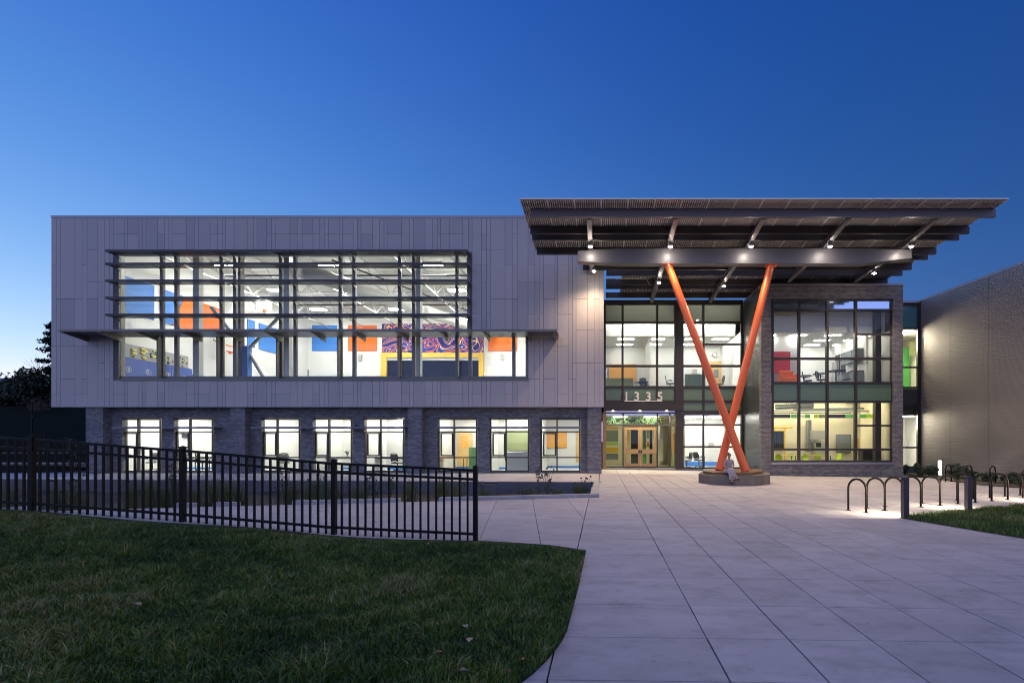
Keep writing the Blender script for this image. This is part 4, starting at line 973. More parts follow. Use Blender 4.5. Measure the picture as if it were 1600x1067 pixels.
# ------------------------------------------------------------------ solar canopy
canopy = empty('solar_canopy', (6, 21, 0), 'cantilevered solar canopy on two crossed orange columns over the entrance', 'canopy')
ptop = lambda y: 11.075 - .043*(y-19.6)           # underside of the panels / top of the purlins
CX0, CX1 = -3.2, 15.98
prl = [(19.6, CX0+.32, CX1), (21.0, CX0+.1, CX1), (21.6, CX0+.1, CX1), (23.07, CX0+.1, CX1), (23.66, -1.0, CX1), (24.9, -.95, CX1), (25.67, .25, CX1), (27.0, .25, CX1), (27.6, .25, CX1), (29.1, .25, CX1)]
for k, (y_, a, b) in enumerate(prl):
    z_ = ptop(y_); MB().box(a, b, y_-.015, y_+.015, z_-.32, z_-.004).box(a, b, y_+.016, y_+.10, z_-.32, z_-.295).box(a, b, y_+.016, y_+.10, z_-.03, z_-.005).build('purlin', M['steel'] if k == 0 else M['purlin'], canopy)
pan_w = 1.062; rows_ = [(18.86, 21.24, CX0, 18), (21.36, 23.32, CX0, 18), (23.44, 25.0, -1.0, 16), (25.45, 27.28, 1.1, 14), (27.42, 29.3, 1.1, 14)]
for (y0, y1, x0, cnt) in rows_:
    d = y1-y0; me0 = None; fm0 = None
    for k in range(cnt):
        xa = x0 + pan_w*k; xb = xa+pan_w
        if xb > CX1+.15: break
        ym = (y0+y1)/2; o = None
        if me0 is None:
            m_ = MB(); hw = pan_w/2-.03; z0_, z1_ = .043*d/2, -.043*d/2
            m_.hexa([(-hw, -d/2+.02, z0_), (hw, -d/2+.02, z0_), (hw, d/2-.02, z1_), (-hw, d/2-.02, z1_), (-hw, -d/2+.02, z0_+.012), (hw, -d/2+.02, z0_+.012), (hw, d/2-.02, z1_+.012), (-hw, d/2-.02, z1_+.012)])
            o = m_.build('solar_panel', M['pv']); me0 = o.data
            f_ = MB(); hh = pan_w/2-.004
            for s_ in (-1, 1):
                xa_, xb_ = (s_*(hh-.024), s_*hh); f_.hexa([(min(xa_, xb_), -d/2, z0_-.012), (max(xa_, xb_), -d/2, z0_-.012), (max(xa_, xb_), d/2, z1_-.012), (min(xa_, xb_), d/2, z1_-.012), (min(xa_, xb_), -d/2, z0_+.03), (max(xa_, xb_), -d/2, z0_+.03), (max(xa_, xb_), d/2, z1_+.03), (min(xa_, xb_), d/2, z1_+.03)])
            f_.box(-hh+.026, hh-.026, -d/2-.004, -d/2+.018, z0_-.012, z0_+.03); f_.box(-hh+.026, hh-.026, d/2-.018, d/2+.004, z1_-.012, z1_+.03)
            fo = f_.build('panel_frame', M['pvframe']); fm0 = fo.data
        else:
            o = bpy.data.objects.new('solar_panel', me0); COL.objects.link(o); fo = bpy.data.objects.new('panel_frame', fm0); COL.objects.link(fo)
        o.parent = canopy; o.location = Vector(((xa+xb)/2, ym, ptop(ym)+.016)) - canopy.location; fo.parent = o
        for q_ in (0, 1): pass
YBm = 21.9; bz0, bz1 = 9.75, 10.38
tips = [(px(902.6, YBm), pz(407.5, YBm)), (px(977, YBm), bz0), (px(1348, YBm), bz0), (px(1425, YBm), pz(402.5, YBm))]
bmz = MB()
bt = [(tips[0][0], bz1-.1), (tips[1][0], bz1), (tips[2][0], bz1), (tips[3][0], bz1-.07)]
for k in range(3):
    (xa, za), (xb, zb_) = tips[k], tips[k+1]; ta, tb = bt[k][1], bt[k+1][1]
    bmz.hexa([(xa, YBm, za), (xb, YBm, zb_), (xb, YBm+.03, zb_), (xa, YBm+.03, za), (xa, YBm, ta), (xb, YBm, tb), (xb, YBm+.03, tb), (xa, YBm+.03, ta)])
    bmz.hexa([(xa, YBm+.34, za), (xb, YBm+.34, zb_), (xb, YBm+.37, zb_), (xa, YBm+.37, za), (xa, YBm+.34, ta), (xb, YBm+.34, tb), (xb, YBm+.37, tb), (xa, YBm+.37, ta)])
    bmz.hexa([(xa, YBm-.02, za-.03), (xb, YBm-.02, zb_-.03), (xb, YBm+.39, zb_-.03), (xa, YBm+.39, za-.03), (xa, YBm-.02, za-.002), (xb, YBm-.02, zb_-.002), (xb, YBm+.39, zb_-.002), (xa, YBm+.39, za-.002)])
    bmz.hexa([(xa, YBm-.02, ta+.002), (xb, YBm-.02, tb+.002), (xb, YBm+.39, tb+.002), (xa, YBm+.39, ta+.002), (xa, YBm-.02, ta+.028), (xb, YBm-.02, tb+.028), (xb, YBm+.39, tb+.028), (xa, YBm+.39, ta+.028)])
bmz.build('main_beam', M['steel'], canopy)
raf_x = [px(u_, 19.9) for u_ in (921, 1055, 1190, 1322, 1458)]
def raf_bot(y): return 10.69 + (10.41-10.69)*(min(y, 21.7)-19.9)/1.8 if y < 21.7 else 10.41 - .035*(y-21.7)
for k, x_ in enumerate(raf_x):
    yend = 24.9 if k == 0 else (26.0 if k > 2 else 29.4)
    stations = [19.72, 21.7, 22.3, yend]
    m_ = MB()
    for a, b in zip(stations, stations[1:]):
        za, zb_ = raf_bot(a), raf_bot(b); ta, tb = ptop(a)-.33, ptop(b)-.33
        m_.hexa([(x_-.012, a, za), (x_+.012, a, za), (x_+.012, b, zb_), (x_-.012, b, zb_), (x_-.012, a, ptop(a)-.33), (x_+.012, a, ta), (x_+.012, b, tb), (x_-.012, b, tb)])
        m_.hexa([(x_-.1, a, za-.02), (x_+.1, a, za-.02), (x_+.1, b, zb_-.02), (x_-.1, b, zb_-.02), (x_-.1, a, za-.001), (x_+.1, a, za-.001), (x_+.1, b, zb_-.001), (x_-.1, b, zb_-.001)])
        m_.hexa([(x_-.1, a, ta+.001), (x_+.1, a, ta+.001), (x_+.1, b, tb+.001), (x_-.1, b, tb+.001), (x_-.1, a, ta+.016), (x_+.1, a, ta+.016), (x_+.1, b, tb+.016), (x_-.1, b, tb+.016)])
    m_.build('rafter', M['steel'], canopy)
for x_ in raf_x[1:3]: MB().box(x_-.04, x_+.04, 29.52, 29.6, 10.335, raf_bot(29.4)+.2).box(x_-.04, x_+.04, 29.35, 29.519, raf_bot(29.4)+.1, raf_bot(29.4)+.2).build('roof_post', M['purlin'], canopy)
MB().tube([(px(946, 24.5), 26.2, 10.5), (px(1015, 24.5), 26.2, 10.5), (px(1020, 24.5), 26.0, 10.1)], .02, 6).build('conduit', M['lsteel'], canopy)
zt_b = .43
for (ut, Yt, ubase, Yb_) in ((1043.5, 22.02, 1165.5, 19.9), (1204.5, 22.1, 1124, 20.75)):
    top = Vector((px(ut, Yt), Yt, bz0-.032)); bot = Vector((px(ubase, Yb_), Yb_, zt_b+.002))
    d = (top-bot).normalized()
    c_ = MB().tube([bot+d*.07, bot+d*.5, bot+(top-bot)*.5, top-d*.06], .17, 28, cap=False).build('column', M['orange'], canopy, smooth=True)
    MB().box(top.x-.27, top.x+.27, Yt-.2, Yt+.2, top.z-.028, top.z-.001).build('cap_plate', M['orange'], c_); MB().tube([bot, bot+d*.09], .185, 24).build('base_collar', M['orange'], c_)
# canopy spotlights
lights = [(raf_x[0], 21.3, 'over the grey gym wall at the left end of the canopy front'), (raf_x[1], 21.3, 'at the head of the orange column nearer the gym'), (raf_x[2], 21.3, 'beside the head of the orange column nearer the brick block'), (raf_x[3], 21.3, 'second from the right along the canopy front'), (raf_x[4], 21.3, 'at the right end of the canopy front'),
          (raf_x[0]+.12, 23.95, 'tight against the panelled gym wall behind the main beam'), (raf_x[1], 25.5, 'behind the main beam above the first curtain wall bay'), (raf_x[2], 26.0, 'behind the main beam between the two orange columns'), (raf_x[4], 24.2, 'behind the main beam just above the brick block')]
spd = bpy.data.lights.new('spot', 'SPOT'); spd.energy = 820; spd.spot_size = R(128); spd.spot_blend = .6; spd.color = (1, .72, .46); spd.shadow_soft_size = .07
hm_, lm_, shd = None, None, spd
for k, (x_, y_, ds) in enumerate(lights):
    zz_ = raf_bot(y_)-.025
    root = empty('spotlight', (x_, y_, zz_-.24), 'lit spotlight ' + ds, 'light', 'spotlights under the solar canopy')
    if hm_ is None:
        h = MB().tube([(x_, y_, zz_-.2), (x_, y_, zz_-.05)], .08, 14).tube([(x_, y_, zz_-.05), (x_, y_, zz_)], .03, 8).build('housing', M['steel'], root); hm_ = h.data
        l_ = MB().ball((x_, y_, zz_-.205), .085, .085, .04, 14, 6).build('lens', M['lens'], root, smooth=True); lm_ = l_.data
    else:
        for nm, d_ in (('housing', hm_), ('lens', lm_)):
            o = bpy.data.objects.new(nm, d_); COL.objects.link(o); o.parent = root
    sd__ = spd
    if k == 5: sd__ = spd.copy(); sd__.energy = 620; sd__.spot_size = R(152); sd__.spot_blend = .9
    lo_ = bpy.data.objects.new('spot', sd__); COL.objects.link(lo_); lo_.parent = root; lo_.location = (0, 0, -.03); lo_.rotation_euler = (R(-24 if y_ < 22 else 0), 0, 0)
# entrance soffit downlights
ds_ = bpy.data.lights.new('downlight', 'SPOT'); ds_.energy = 380; ds_.spot_size = R(120); ds_.spot_blend = .6; ds_.color = (1, .82, .55); ds_.shadow_soft_size = .08
for u_ in (958, 1000, 1042):
    x_ = px(u_, YE); z_ = pz(641.3, YE)
    MB().tube([(x_, YE+.06, z_-.012), (x_, YE+.06, z_-.002)], .08, 14).build('downlight', M['lamp_warm'], school)
    o = bpy.data.objects.new('downlight', ds_); COL.objects.link(o); o.location = (x_, YE-.02, z_-.05)

# ------------------------------------------------------------------ planter bench and seated woman
bench = empty('planter_bench', (5.0, 20, 0), 'angular concrete plinth with dark wood deck under the crossed columns', 'bench')
def pl(u_, Y_): return (px(u_, Y_), Y_)
cp = [pl(1091.5, 20.2), pl(1112, 19.15), pl(1150, 18.9), pl(1180, 19.0), pl(1203.5, 19.9), pl(1203, 21.2), pl(1160, 22.6), pl(1098, 22.3)]
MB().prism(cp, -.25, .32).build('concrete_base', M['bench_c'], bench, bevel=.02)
wp = [pl(1098.5, 20.3), pl(1114, 19.35), pl(1175, 19.25), pl(1192, 20.3), pl(1191, 21.6), pl(1150, 22.2), pl(1100, 21.8)]
nyb = 20; yy0 = 19.2; stepy = (22.3-yy0)/nyb
for k in range(nyb):
    c = clip_poly([(2, yy0+k*stepy+.006), (9, yy0+k*stepy+.006), (9, yy0+(k+1)*stepy-.006), (2, yy0+(k+1)*stepy-.006)], wp)
    if len(c) > 2 and area(c) > .01: MB().prism(c, .33, zt_b).build('plank', M['wood'], bench)

def skin_body(name, parent, joints, edges, mat, sub=2):
    me = bpy.data.meshes.new(name); off = wloc(parent)
    names = list(joints); me.from_pydata([Vector(joints[k][0]) for k in names], [(names.index(a), names.index(b)) for a, b in edges], [])
    o = bpy.data.objects.new(name, me); COL.objects.link(o); o.parent = parent; me.materials.append(mat)
    md = o.modifiers.new('skin', 'SKIN'); md.use_smooth_shade = True
    for i_, k in enumerate(names): me.skin_vertices[0].data[i_].radius = joints[k][1]; me.skin_vertices[0].data[i_].use_root = (i_ == 0)
    s_ = o.modifiers.new('sub', 'SUBSURF'); s_.levels = sub; s_.render_levels = sub
    return o
P0 = Vector((px(1141, 19.1), 19.3, 0)); sca = .93
person = empty('person', P0, 'woman in lavender summer dress sitting cross-legged on the deck under the columns', 'person')
J = {'pelvis': ((0, .05, .52), (.15, .12)), 'waist': ((0, .05, .70), (.115, .09)), 'chest': ((0, .02, .90), (.135, .10)), 'neckb': ((0, .0, 1.03), (.06, .055)), 'neck': ((.0, -.03, 1.09), (.047, .047)),
     'head': ((.01, -.055, 1.175), (.078, .092)), 'crown': ((.012, -.05, 1.25), (.062, .075)), 'nose': ((.014, -.135, 1.155), (.018, .02)),
     'shl': ((-.155, .02, .99), (.06, .06)), 'ell': ((-.205, -.03, .74), (.043, .043)), 'wrl': ((-.05, -.22, .65), (.03, .03)), 'hal': ((.01, -.27, .63), (.036, .024)),
     'shr': ((.155, .02, .99), (.06, .06)), 'elr': ((.205, -.03, .74), (.043, .043)), 'wrr': ((.06, -.22, .66), (.03, .03)), 'har': ((.0, -.28, .665), (.036, .024)),
     'hipl': ((-.09, .0, .50), (.10, .09)), 'knl': ((-.04, -.42, .50), (.072, .068)), 'anl': ((.0, -.42, .12), (.036, .04)), 'ftl': ((.01, -.54, .04), (.035, .03)),
     'hipr': ((.09, .0, .52), (.10, .09)), 'knr': ((.03, -.43, .60), (.072, .066)), 'anr': ((.20, -.52, .24), (.036, .04)), 'ftr': ((.27, -.62, .19), (.034, .028))}
E_ = [('pelvis', 'waist'), ('waist', 'chest'), ('chest', 'neckb'), ('neckb', 'neck'), ('neck', 'head'), ('head', 'crown'), ('head', 'nose'), ('chest', 'shl'), ('shl', 'ell'), ('ell', 'wrl'), ('wrl', 'hal'), ('chest', 'shr'), ('shr', 'elr'), ('elr', 'wrr'), ('wrr', 'har'),
      ('pelvis', 'hipl'), ('hipl', 'knl'), ('knl', 'anl'), ('anl', 'ftl'), ('pelvis', 'hipr'), ('hipr', 'knr'), ('knr', 'anr'), ('anr', 'ftr')]
for s_, h_, sg in (('l', 'hal', 1), ('r', 'har', -1)):
    hp = Vector(J[h_][0])
    for f in range(4):
        a = hp + Vector((sg*.02, -.03, .024-.016*f)); b = hp + Vector((sg*(.06+.006*(f in (1, 2))), -.045, .02-.018*f)); c_ = hp + Vector((sg*.085, -.03, .012-.018*f))
        for nm, q in (('a', a), ('b', b), ('c', c_)): J['f%s%d%s' % (s_, f, nm)] = (tuple(q), (.0095, .0095))
        E_ += [(h_, 'f%s%da' % (s_, f)), ('f%s%da' % (s_, f), 'f%s%db' % (s_, f)), ('f%s%db' % (s_, f), 'f%s%dc' % (s_, f))]
    J['t'+s_] = (tuple(hp+Vector((sg*.01, -.02, .045))), (.011, .011)); J['t2'+s_] = (tuple(hp+Vector((sg*.035, -.035, .055))), (.01, .01)); E_ += [(h_, 't'+s_), ('t'+s_, 't2'+s_)]
J = {k: (tuple(Vector(p)*sca), tuple(r*sca for r in rr)) for k, (p, rr) in J.items()}
skin_body('body', person, J, E_, M['skin'])
hr = MB(); o_ = P0
hr.ball(o_+Vector((.011, -.025, 1.20))*sca, .083*sca, .088*sca, .083*sca, 14, 10); hr.ball(o_+Vector((-.01, .015, 1.285))*sca, .045*sca, .045*sca, .042*sca, 10, 8); hr.build('hair', M['hair'], person, smooth=True)
ey = MB()
for s_ in (-1, 1): ey.ball(o_+Vector((.014+s_*.03, -.135, 1.18))*sca, .011, .008, .008, 8, 6)
ey.build('eyes', M['hair'], person, smooth=True)
dr = MB()
ring = lambda z_, rx_, ry_, cx_, cy_, n_=18: [(o_.x+(cx_+rx_*math.cos(2*math.pi*i_/n_))*sca, o_.y+(cy_+ry_*math.sin(2*math.pi*i_/n_))*sca, o_.z+z_*sca) for i_ in range(n_)]
prf = [ring(.985, .135, .105, 0, .015), ring(.90, .155, .13, 0, .01), ring(.78, .135, .112, 0, .04), ring(.70, .132, .11, 0, .05), ring(.60, .18, .17, 0, .02), ring(.46, .215, .22, 0, -.0)]
vv = [p for r_ in prf for p in r_]; ff = [(j*18+i_, j*18+(i_+1) % 18, (j+1)*18+(i_+1) % 18, (j+1)*18+i_) for j in range(5) for i_ in range(18)]
dr.raw(vv, ff)
# skirt falling over the knees
sk = []
for (yy_, zt_, zb_, hw) in ((-.02, .64, .46, .21), (-.22, .68, .44, .20), (-.40, .68, .36, .18), (-.50, .62, .27, .17), (-.53, .50, .20, .16), (-.50, .30, .18, .17)):
    sk.append([(o_.x+(-hw)*sca, o_.y+yy_*sca, o_.z+(zt_+zb_)/2*sca*.92), (o_.x-.5*hw*sca, o_.y+(yy_-.02)*sca, o_.z+zt_*sca), (o_.x+.5*hw*sca, o_.y+(yy_-.02)*sca, o_.z+(zt_+.02)*sca), (o_.x+hw*sca, o_.y+yy_*sca, o_.z+(zt_+zb_)/2*sca), (o_.x+.4*hw*sca, o_.y+(yy_+.05)*sca, o_.z+zb_*sca), (o_.x-.4*hw*sca, o_.y+(yy_+.05)*sca, o_.z+zb_*sca)])
vv = [p for r_ in sk for p in r_]; dr.raw(vv, [(j*6+i_, j*6+(i_+1) % 6, (j+1)*6+(i_+1) % 6, (j+1)*6+i_) for j in range(5) for i_ in range(6)])
dob = dr.build('dress', M['dress'], person, smooth=True); s_ = dob.modifiers.new('sub', 'SUBSURF'); s_.levels = 1; s_.render_levels = 2
MB().ball(o_+Vector((.005, -.50, .04))*sca, .045, .12, .035, 10, 6).ball(o_+Vector((.245, -.585, .205))*sca, .045, .105, .035, 10, 6).build('shoes', M['black'], person, smooth=True)

# ------------------------------------------------------------------ fence
fence = empty('metal_fence', (-6, YF, 0), 'black metal picket fence stepping down the lawn edge to an end post', 'fence')
posts = [px(743, YF), px(522, YF), px(285.5, YF), px(50, YF), px(50, YF)-2.42, px(50, YF)-4.84]
fz = lambda x: fence_z(x)
pcache = None
for x_ in posts:
    z_ = fz(x_)-.02; p_ = MB().box(x_-.034, x_+.034, YF-.034, YF+.034, z_, z_+1.235).build('post', M['black'], fence)
    MB().box(x_-.041, x_+.041, YF-.041, YF+.041, z_+1.236, z_+1.252).raw([(x_-.03, YF-.03, z_+1.253), (x_+.03, YF-.03, z_+1.253), (x_+.03, YF+.03, z_+1.253), (x_-.03, YF+.03, z_+1.253), (x_, YF, z_+1.27)], [(0, 1, 4), (1, 2, 4), (2, 3, 4), (3, 0, 4)]).build('post_cap', M['black'], p_)
pk = MB().box(-.0135, .0135, -.0135, .0135, 0, 1.17); pk0 = None
for a, b in zip(posts, posts[1:]):
    za, zb_ = fz(a), fz(b)
    for h_ in (1.165, 1.02, .145):
        m_ = MB(); xa, xb = b+.036, a-.036
        m_.hexa([(xa, YF-.018, zb_+h_-.02), (xb, YF-.018, za+h_-.02), (xb, YF+.018, za+h_-.02), (xa, YF+.018, zb_+h_-.02), (xa, YF-.018, zb_+h_+.02), (xb, YF-.018, za+h_+.02), (xb, YF+.018, za+h_+.02), (xa, YF+.018, zb_+h_+.02)])
        m_.build('rail', M['black'], fence)
    n_ = 17 if a == posts[0] else 18
    for k in range(1, n_+1):
        x_ = a+(b-a)*k/(n_+1); z_ = za+(zb_-za)*k/(n_+1)+.0
        if pk0 is None: o = pk.build('picket', M['black']); pk0 = o.data
        else: o = bpy.data.objects.new('picket', pk0); COL.objects.link(o)
        o.parent = fence; o.location = Vector((x_, YF, z_+.012)) - fence.location

# ------------------------------------------------------------------ bicycle hoops and bollard lights
def hoop_proto():
    root = empty('bike_rack', (0, 0, 0), 'x', 'bike rack', 'bicycle hoops on the plaza')
    w = .25; h_ = .80
    pts = [(0, -w, .0), (0, -w, h_-w)] + [(0, -w*math.cos(math.pi*i_/12), h_-w+w*math.sin(math.pi*i_/12)) for i_ in range(1, 12)] + [(0, w, h_-w), (0, w, 0)]
    MB().tube(pts, .026, 10).build('hoop', M['hoop'], root, smooth=True)
    for s_ in (-1, 1): MB().tube([(0, s_*w, 0), (0, s_*w, .012)], .065, 14).build('base_plate', M['black'], root)
    return root
hp = hoop_proto(); used = [False]
rights = [(1353.4, 801), (1382.5, 797.5), (1411, 795), (1438.8, 792), (1469, 789.6), (1497, 787), (1524, 785), (1549.4, 782.5), (1574.7, 780.6), (1598, 777.8), (1622, 776)]
tops = ['nearest the plaza joint at the left end of the front row', 'second from the left end of the front row', 'partly behind the nearer bollard', 'just right of the nearer bollard', 'second to the right of the nearer bollard', 'third to the right of the nearer bollard', 'just left of the second bollard', 'just right of the second bollard', 'second to the right of the second bollard', 'third to the right of the second bollard', 'at the right edge of the picture in the front row']
dirv = Vector((-.40, .92, 0)).normalized(); ang = math.atan2(dirv.y, dirv.x) - math.pi/2
for (u_, v_), t_ in zip(rights, tops):
    g_ = gnd(u_, v_); c_ = g_ + dirv*.25; c_.z = zg(c_.x)
    place(hp, used, c_, ang, 'black steel bike hoop ' + t_, 'bicycle hoops in the front row')
for (u_, v_, t_) in ((1482, 752.5, 'nearest the lit bollard'), (1514, 754, 'second from the lit bollard'), (1551, 756, 'third from the lit bollard'), (1604, 758, 'farthest right')):
    g_ = gnd(u_, v_); place(hp, used, g_, R(-62), 'black bike hoop in the far row by the shrubs, ' + t_, 'bicycle hoops in the far row')
bl = bpy.data.lights.new('bollard_glow', 'AREA'); bl.shape = 'RECTANGLE'; bl.size = .09; bl.size_y = .3; bl.energy = 105; bl.color = (1, .84, .58); bl.spread = R(175)
for (u_, v_, h_, face, ds, e_) in ((1414, 809, .93, 1, 'nearest the plaza at the tip of the small right lawn', 1), (1513, 797, .88, 1, 'at the far edge of the small right lawn', 1), (1468, 745.5, .95, -1, 'standing lit in front of the shrubs by the ribbed wall', .35), (1634, 785, .9, 1, 'beyond the right end of the front bike hoops', 1)):
    g_ = gnd(u_, v_); root = empty('bollard_light', g_, 'dark square bollard light ' + ds, 'bollard', 'bollard lights around the bike racks')
    w = .06; x_, y_, z_ = g_
    if u_ > 1600: pass
    if face > 0:
        MB().box(x_-w, x_+w, y_-w, y_+w, z_, z_+h_-.03).build('post', M['bolpost'], root); MB().box(x_-w*2.0, x_+w, y_-w, y_+w*2.4, z_+h_-.028, z_+h_).build('cap', M['bolpost'], root)
        MB().box(x_-w*.8, x_+w*.8, y_+w+.002, y_+w+.014, z_+h_-.36, z_+h_-.05).build('lens', M['bol_lens'], root)
        o = bpy.data.objects.new('bollard_glow', bl); COL.objects.link(o); o.parent = root; o.location = (.0, w+.03, h_-.2); o.rotation_euler = (R(90-22), 0, R(12))
    else:
        MB().box(x_-.1, x_+.1, y_-.02, y_+.08, z_, z_+h_-.03).build('post', M['lsteel'], root); MB().box(x_-.115, x_+.115, y_-.08, y_+.08, z_+h_-.028, z_+h_).build('cap', M['steel'], root)
        MB().box(x_-.085, x_+.085, y_-.034, y_-.022, z_+.14, z_+h_-.05).build('lens', M['bol_lens'], root)

# ------------------------------------------------------------------ furniture seen through the glass
def office_chair():
    root = empty('office_chair', (0, 0, 0), 'x', 'chair')
    MB().box(-.24, .24, -.24, .24, .44, .51).build('seat', M['mesh_grey'], root, bevel=.03)
    b = MB(); pts = [(-.2, .24, .58), (-.23, .27, .78), (-.2, .30, .98), (0, .31, 1.02), (.2, .30, .98), (.23, .27, .78), (.2, .24, .58), (0, .23, .54), (-.2, .24, .58)]
    b.tube(pts, .022, 6).build('back_frame', M['black'], root); MB().raw([(-.19, .25, .6), (.19, .25, .6), (.2, .28, .78), (.18, .30, .97), (-.18, .30, .97), (-.2, .28, .78), (-.19, .262, .6), (.19, .262, .6), (.2, .292, .78), (.18, .312, .97), (-.18, .312, .97), (-.2, .292, .78)], [(0, 1, 2, 5), (5, 2, 3, 4), (7, 6, 11, 8), (8, 11, 10, 9)]).build('back_mesh', M['mesh_grey'], root)
    s = MB().tube([(0, 0, .08), (0, 0, .44)], .03, 8)
    for k in range(5): a = 2*math.pi*k/5; s.bar((0, 0, .1), (.28*math.cos(a), .28*math.sin(a), .07), .04, .03); s.ball((.28*math.cos(a), .28*math.sin(a), .035), .03, n=8, m=5)
    s.build('base', M['black'], root); a_ = MB()
    for q in (-1, 1): a_.tube([(q*.22, .2, .6), (q*.28, .1, .68), (q*.28, -.15, .69)], .018, 6)
    a_.build('armrests', M['black'], root)
    return root
oc = office_chair(); oused = [False]
for (u_, v_, Y_, z_, rz, lb) in ((420, 0, 28.6, 0, .5, 'leftmost of three mesh chairs lined up in the third office window'), (431.5, 0, 28.3, 0, .6, 'middle of three mesh chairs lined up in the third office window'), (444.5, 0, 28.0, 0, .7, 'rightmost of three mesh chairs lined up in the third office window'),
                              (518, 0, 28.0, 0, 2.6, 'mesh chair behind the desk with a potted plant'), (621, 0, 27.2, 0, 2.9, 'black mesh chair with high back in the fifth office window'), (797, 0, 27.6, 0, 1.7, 'mesh chair tucked behind the white reception counter'),
                              (1073, 0, 30.8, 0, -2.2, 'dark chair left of the folding table in the glazed meeting room'), (1092, 0, 31.6, 0, 2.2, 'dark chair right of the folding table in the glazed meeting room'), (1047, 0, 31.2, 4.95, 1.4, 'dark chair by the bronze column in the upper room'), (1124, 0, 31.4, 4.95, -1.5, 'dark chair beside the green divider in the upper room'), (1005, 0, 32.2, 4.95, 0, 'dark chair at the round table in the upper room'),
                              (1352, 0, 28.6, .2, .3, 'black chair near the dark cabinet in the classroom'), (1262, 0, 29, 4.86, 1.2, 'grey chair at the left cafe table in the staff room'), (1284, 0, 28.6, 4.86, .8, 'grey chair between the two cafe tables in the staff room'), (1326, 0, 28.4, 4.86, -1.2, 'grey chair near the counter in the staff room'), (238, 0, 28, 0, .4, 'dark chair in the first office window'), (316, 0, 28.2, 0, 2.2, 'dark chair behind the desk in the second office window')):
    place(oc, oused, (px(u_, Y_), Y_, z_), rz, lb, 'office chairs behind the glass')
def table(name, u_, Y_, z_, w, d, h_, mt, lb, cat='table', round_=False, legm=None):
    x_ = px(u_, Y_); root = empty(name, (x_, Y_, z_), lb, cat); legm = legm or M['dark']
    if round_:
        MB().tube([(x_, Y_, z_+h_-.03), (x_, Y_, z_+h_)], w/2, 24).build('table_top', mt, root); MB().tube([(x_, Y_, z_+.02), (x_, Y_, z_+h_-.031)], .035, 10).tube([(x_, Y_, z_), (x_, Y_, z_+.02)], w*.28, 18).build('pedestal', legm, root)
    else:
        MB().box(x_-w/2, x_+w/2, Y_-d/2, Y_+d/2, z_+h_-.035, z_+h_).build('table_top', mt, root)
        for sx_ in (-1, 1):
            for sy_ in (-1, 1): MB().bar((x_+sx_*(w/2-.06), Y_+sy_*(d/2-.06), z_), (x_+sx_*(w/2-.06), Y_+sy_*(d/2-.06), z_+h_-.036), .035, .035).build('leg', legm, root)
    return root
table('desk', 316, 27.6, 0, 1.4, .7, .74, M['dark'], 'dark desk in the second office window')
table('desk', 538, 27.4, 0, 1.7, .75, .74, M['dark'], 'desk carrying a potted plant in the fourth office window')
table('desk', 612, 28.0, 0, 2.0, .7, .74, M['dark'], 'desk behind the high backed chair in the fifth office window')
table('table', 707, 27.8, 0, 1.6, .8, .74, M['ochre'], 'orange topped table in the office with a maple door')
table('folding_table', 1084, 31.2, 0, 1.4, .6, .74, M['dark'], 'dark folding table on castors in the glazed meeting room')
table('round_table', 1004, 32.6, 4.95, 1.3, 1, .74, M['screen'], 'round table by the ochre board in the upper room', round_=True)
table('cafe_table', 1256, 28.8, 4.86, .9, 1, .74, M['dark'], 'left of the two dark round cafe tables in the staff room', round_=True)
table('cafe_table', 1282, 29.4, 4.86, .9, 1, .95, M['dark'], 'taller of the two dark round cafe tables in the staff room', round_=True)
table('cafe_table', 1306, 28.6, 4.86, 1.1, 1, 1.0, M['dark'], 'dark bar height table near the fridge in the staff room', round_=True)
table('school_table', 1222, 29.2, .2, 1.5, .7, .66, M['maple'], 'maple topped classroom table at the left with lime chairs')
table('school_table', 1272, 28.8, .2, 1.8, .7, .66, M['maple'], 'maple topped classroom table in the middle with lime chairs')
x_ = px(806, 27.3); rc = empty('reception_counter', (x_, 27.3, 0), 'white reception counter under the olive board', 'counter')
MB().box(x_-.55, x_+.55, 27.1, 27.5, 0, 1.05).build('front_panel', M['white'], rc); MB().box(x_+.55, x_+.95, 26.9, 27.7, 0, 1.15).build('end_panel', M['white'], rc); MB().box(x_-.6, x_+.55, 27.05, 27.55, 1.051, 1.09).build('counter_top', M['white'], rc)
for u_, z_, w, d, h_, Y_, mt, lb in ((741, 0, .5, .5, 1.35, 28.2, M['green'], 'green grey filing cabinet by the maple door'), (1086, 4.95, 1.3, .08, 1.0, 30.6, M['spandrel'], 'grey green divider screen in the upper room'), (968, 4.95, 1.7, .5, .75, 30.8, M['olive'], 'low pale desk front by the ochre board in the upper room'), (1366, .2, 1.6, .5, 1.0, 28.0, M['dark'], 'dark low cabinet at the right of the classroom'), (1288, 4.86, .01, .01, .01, 29, M['dark'], None)):
    if lb is None: continue
    x_ = px(u_, Y_); r_ = empty('cabinet', (x_, Y_, z_), lb, 'cabinet'); MB().box(x_-w/2, x_+w/2, Y_-d/2, Y_+d/2, z_, z_+h_-.03).build('carcass', mt, r_); MB().box(x_-w/2-.01, x_+w/2+.01, Y_-d/2-.01, Y_+d/2+.01, z_+h_-.029, z_+h_).build('cabinet_top', mt, r_)
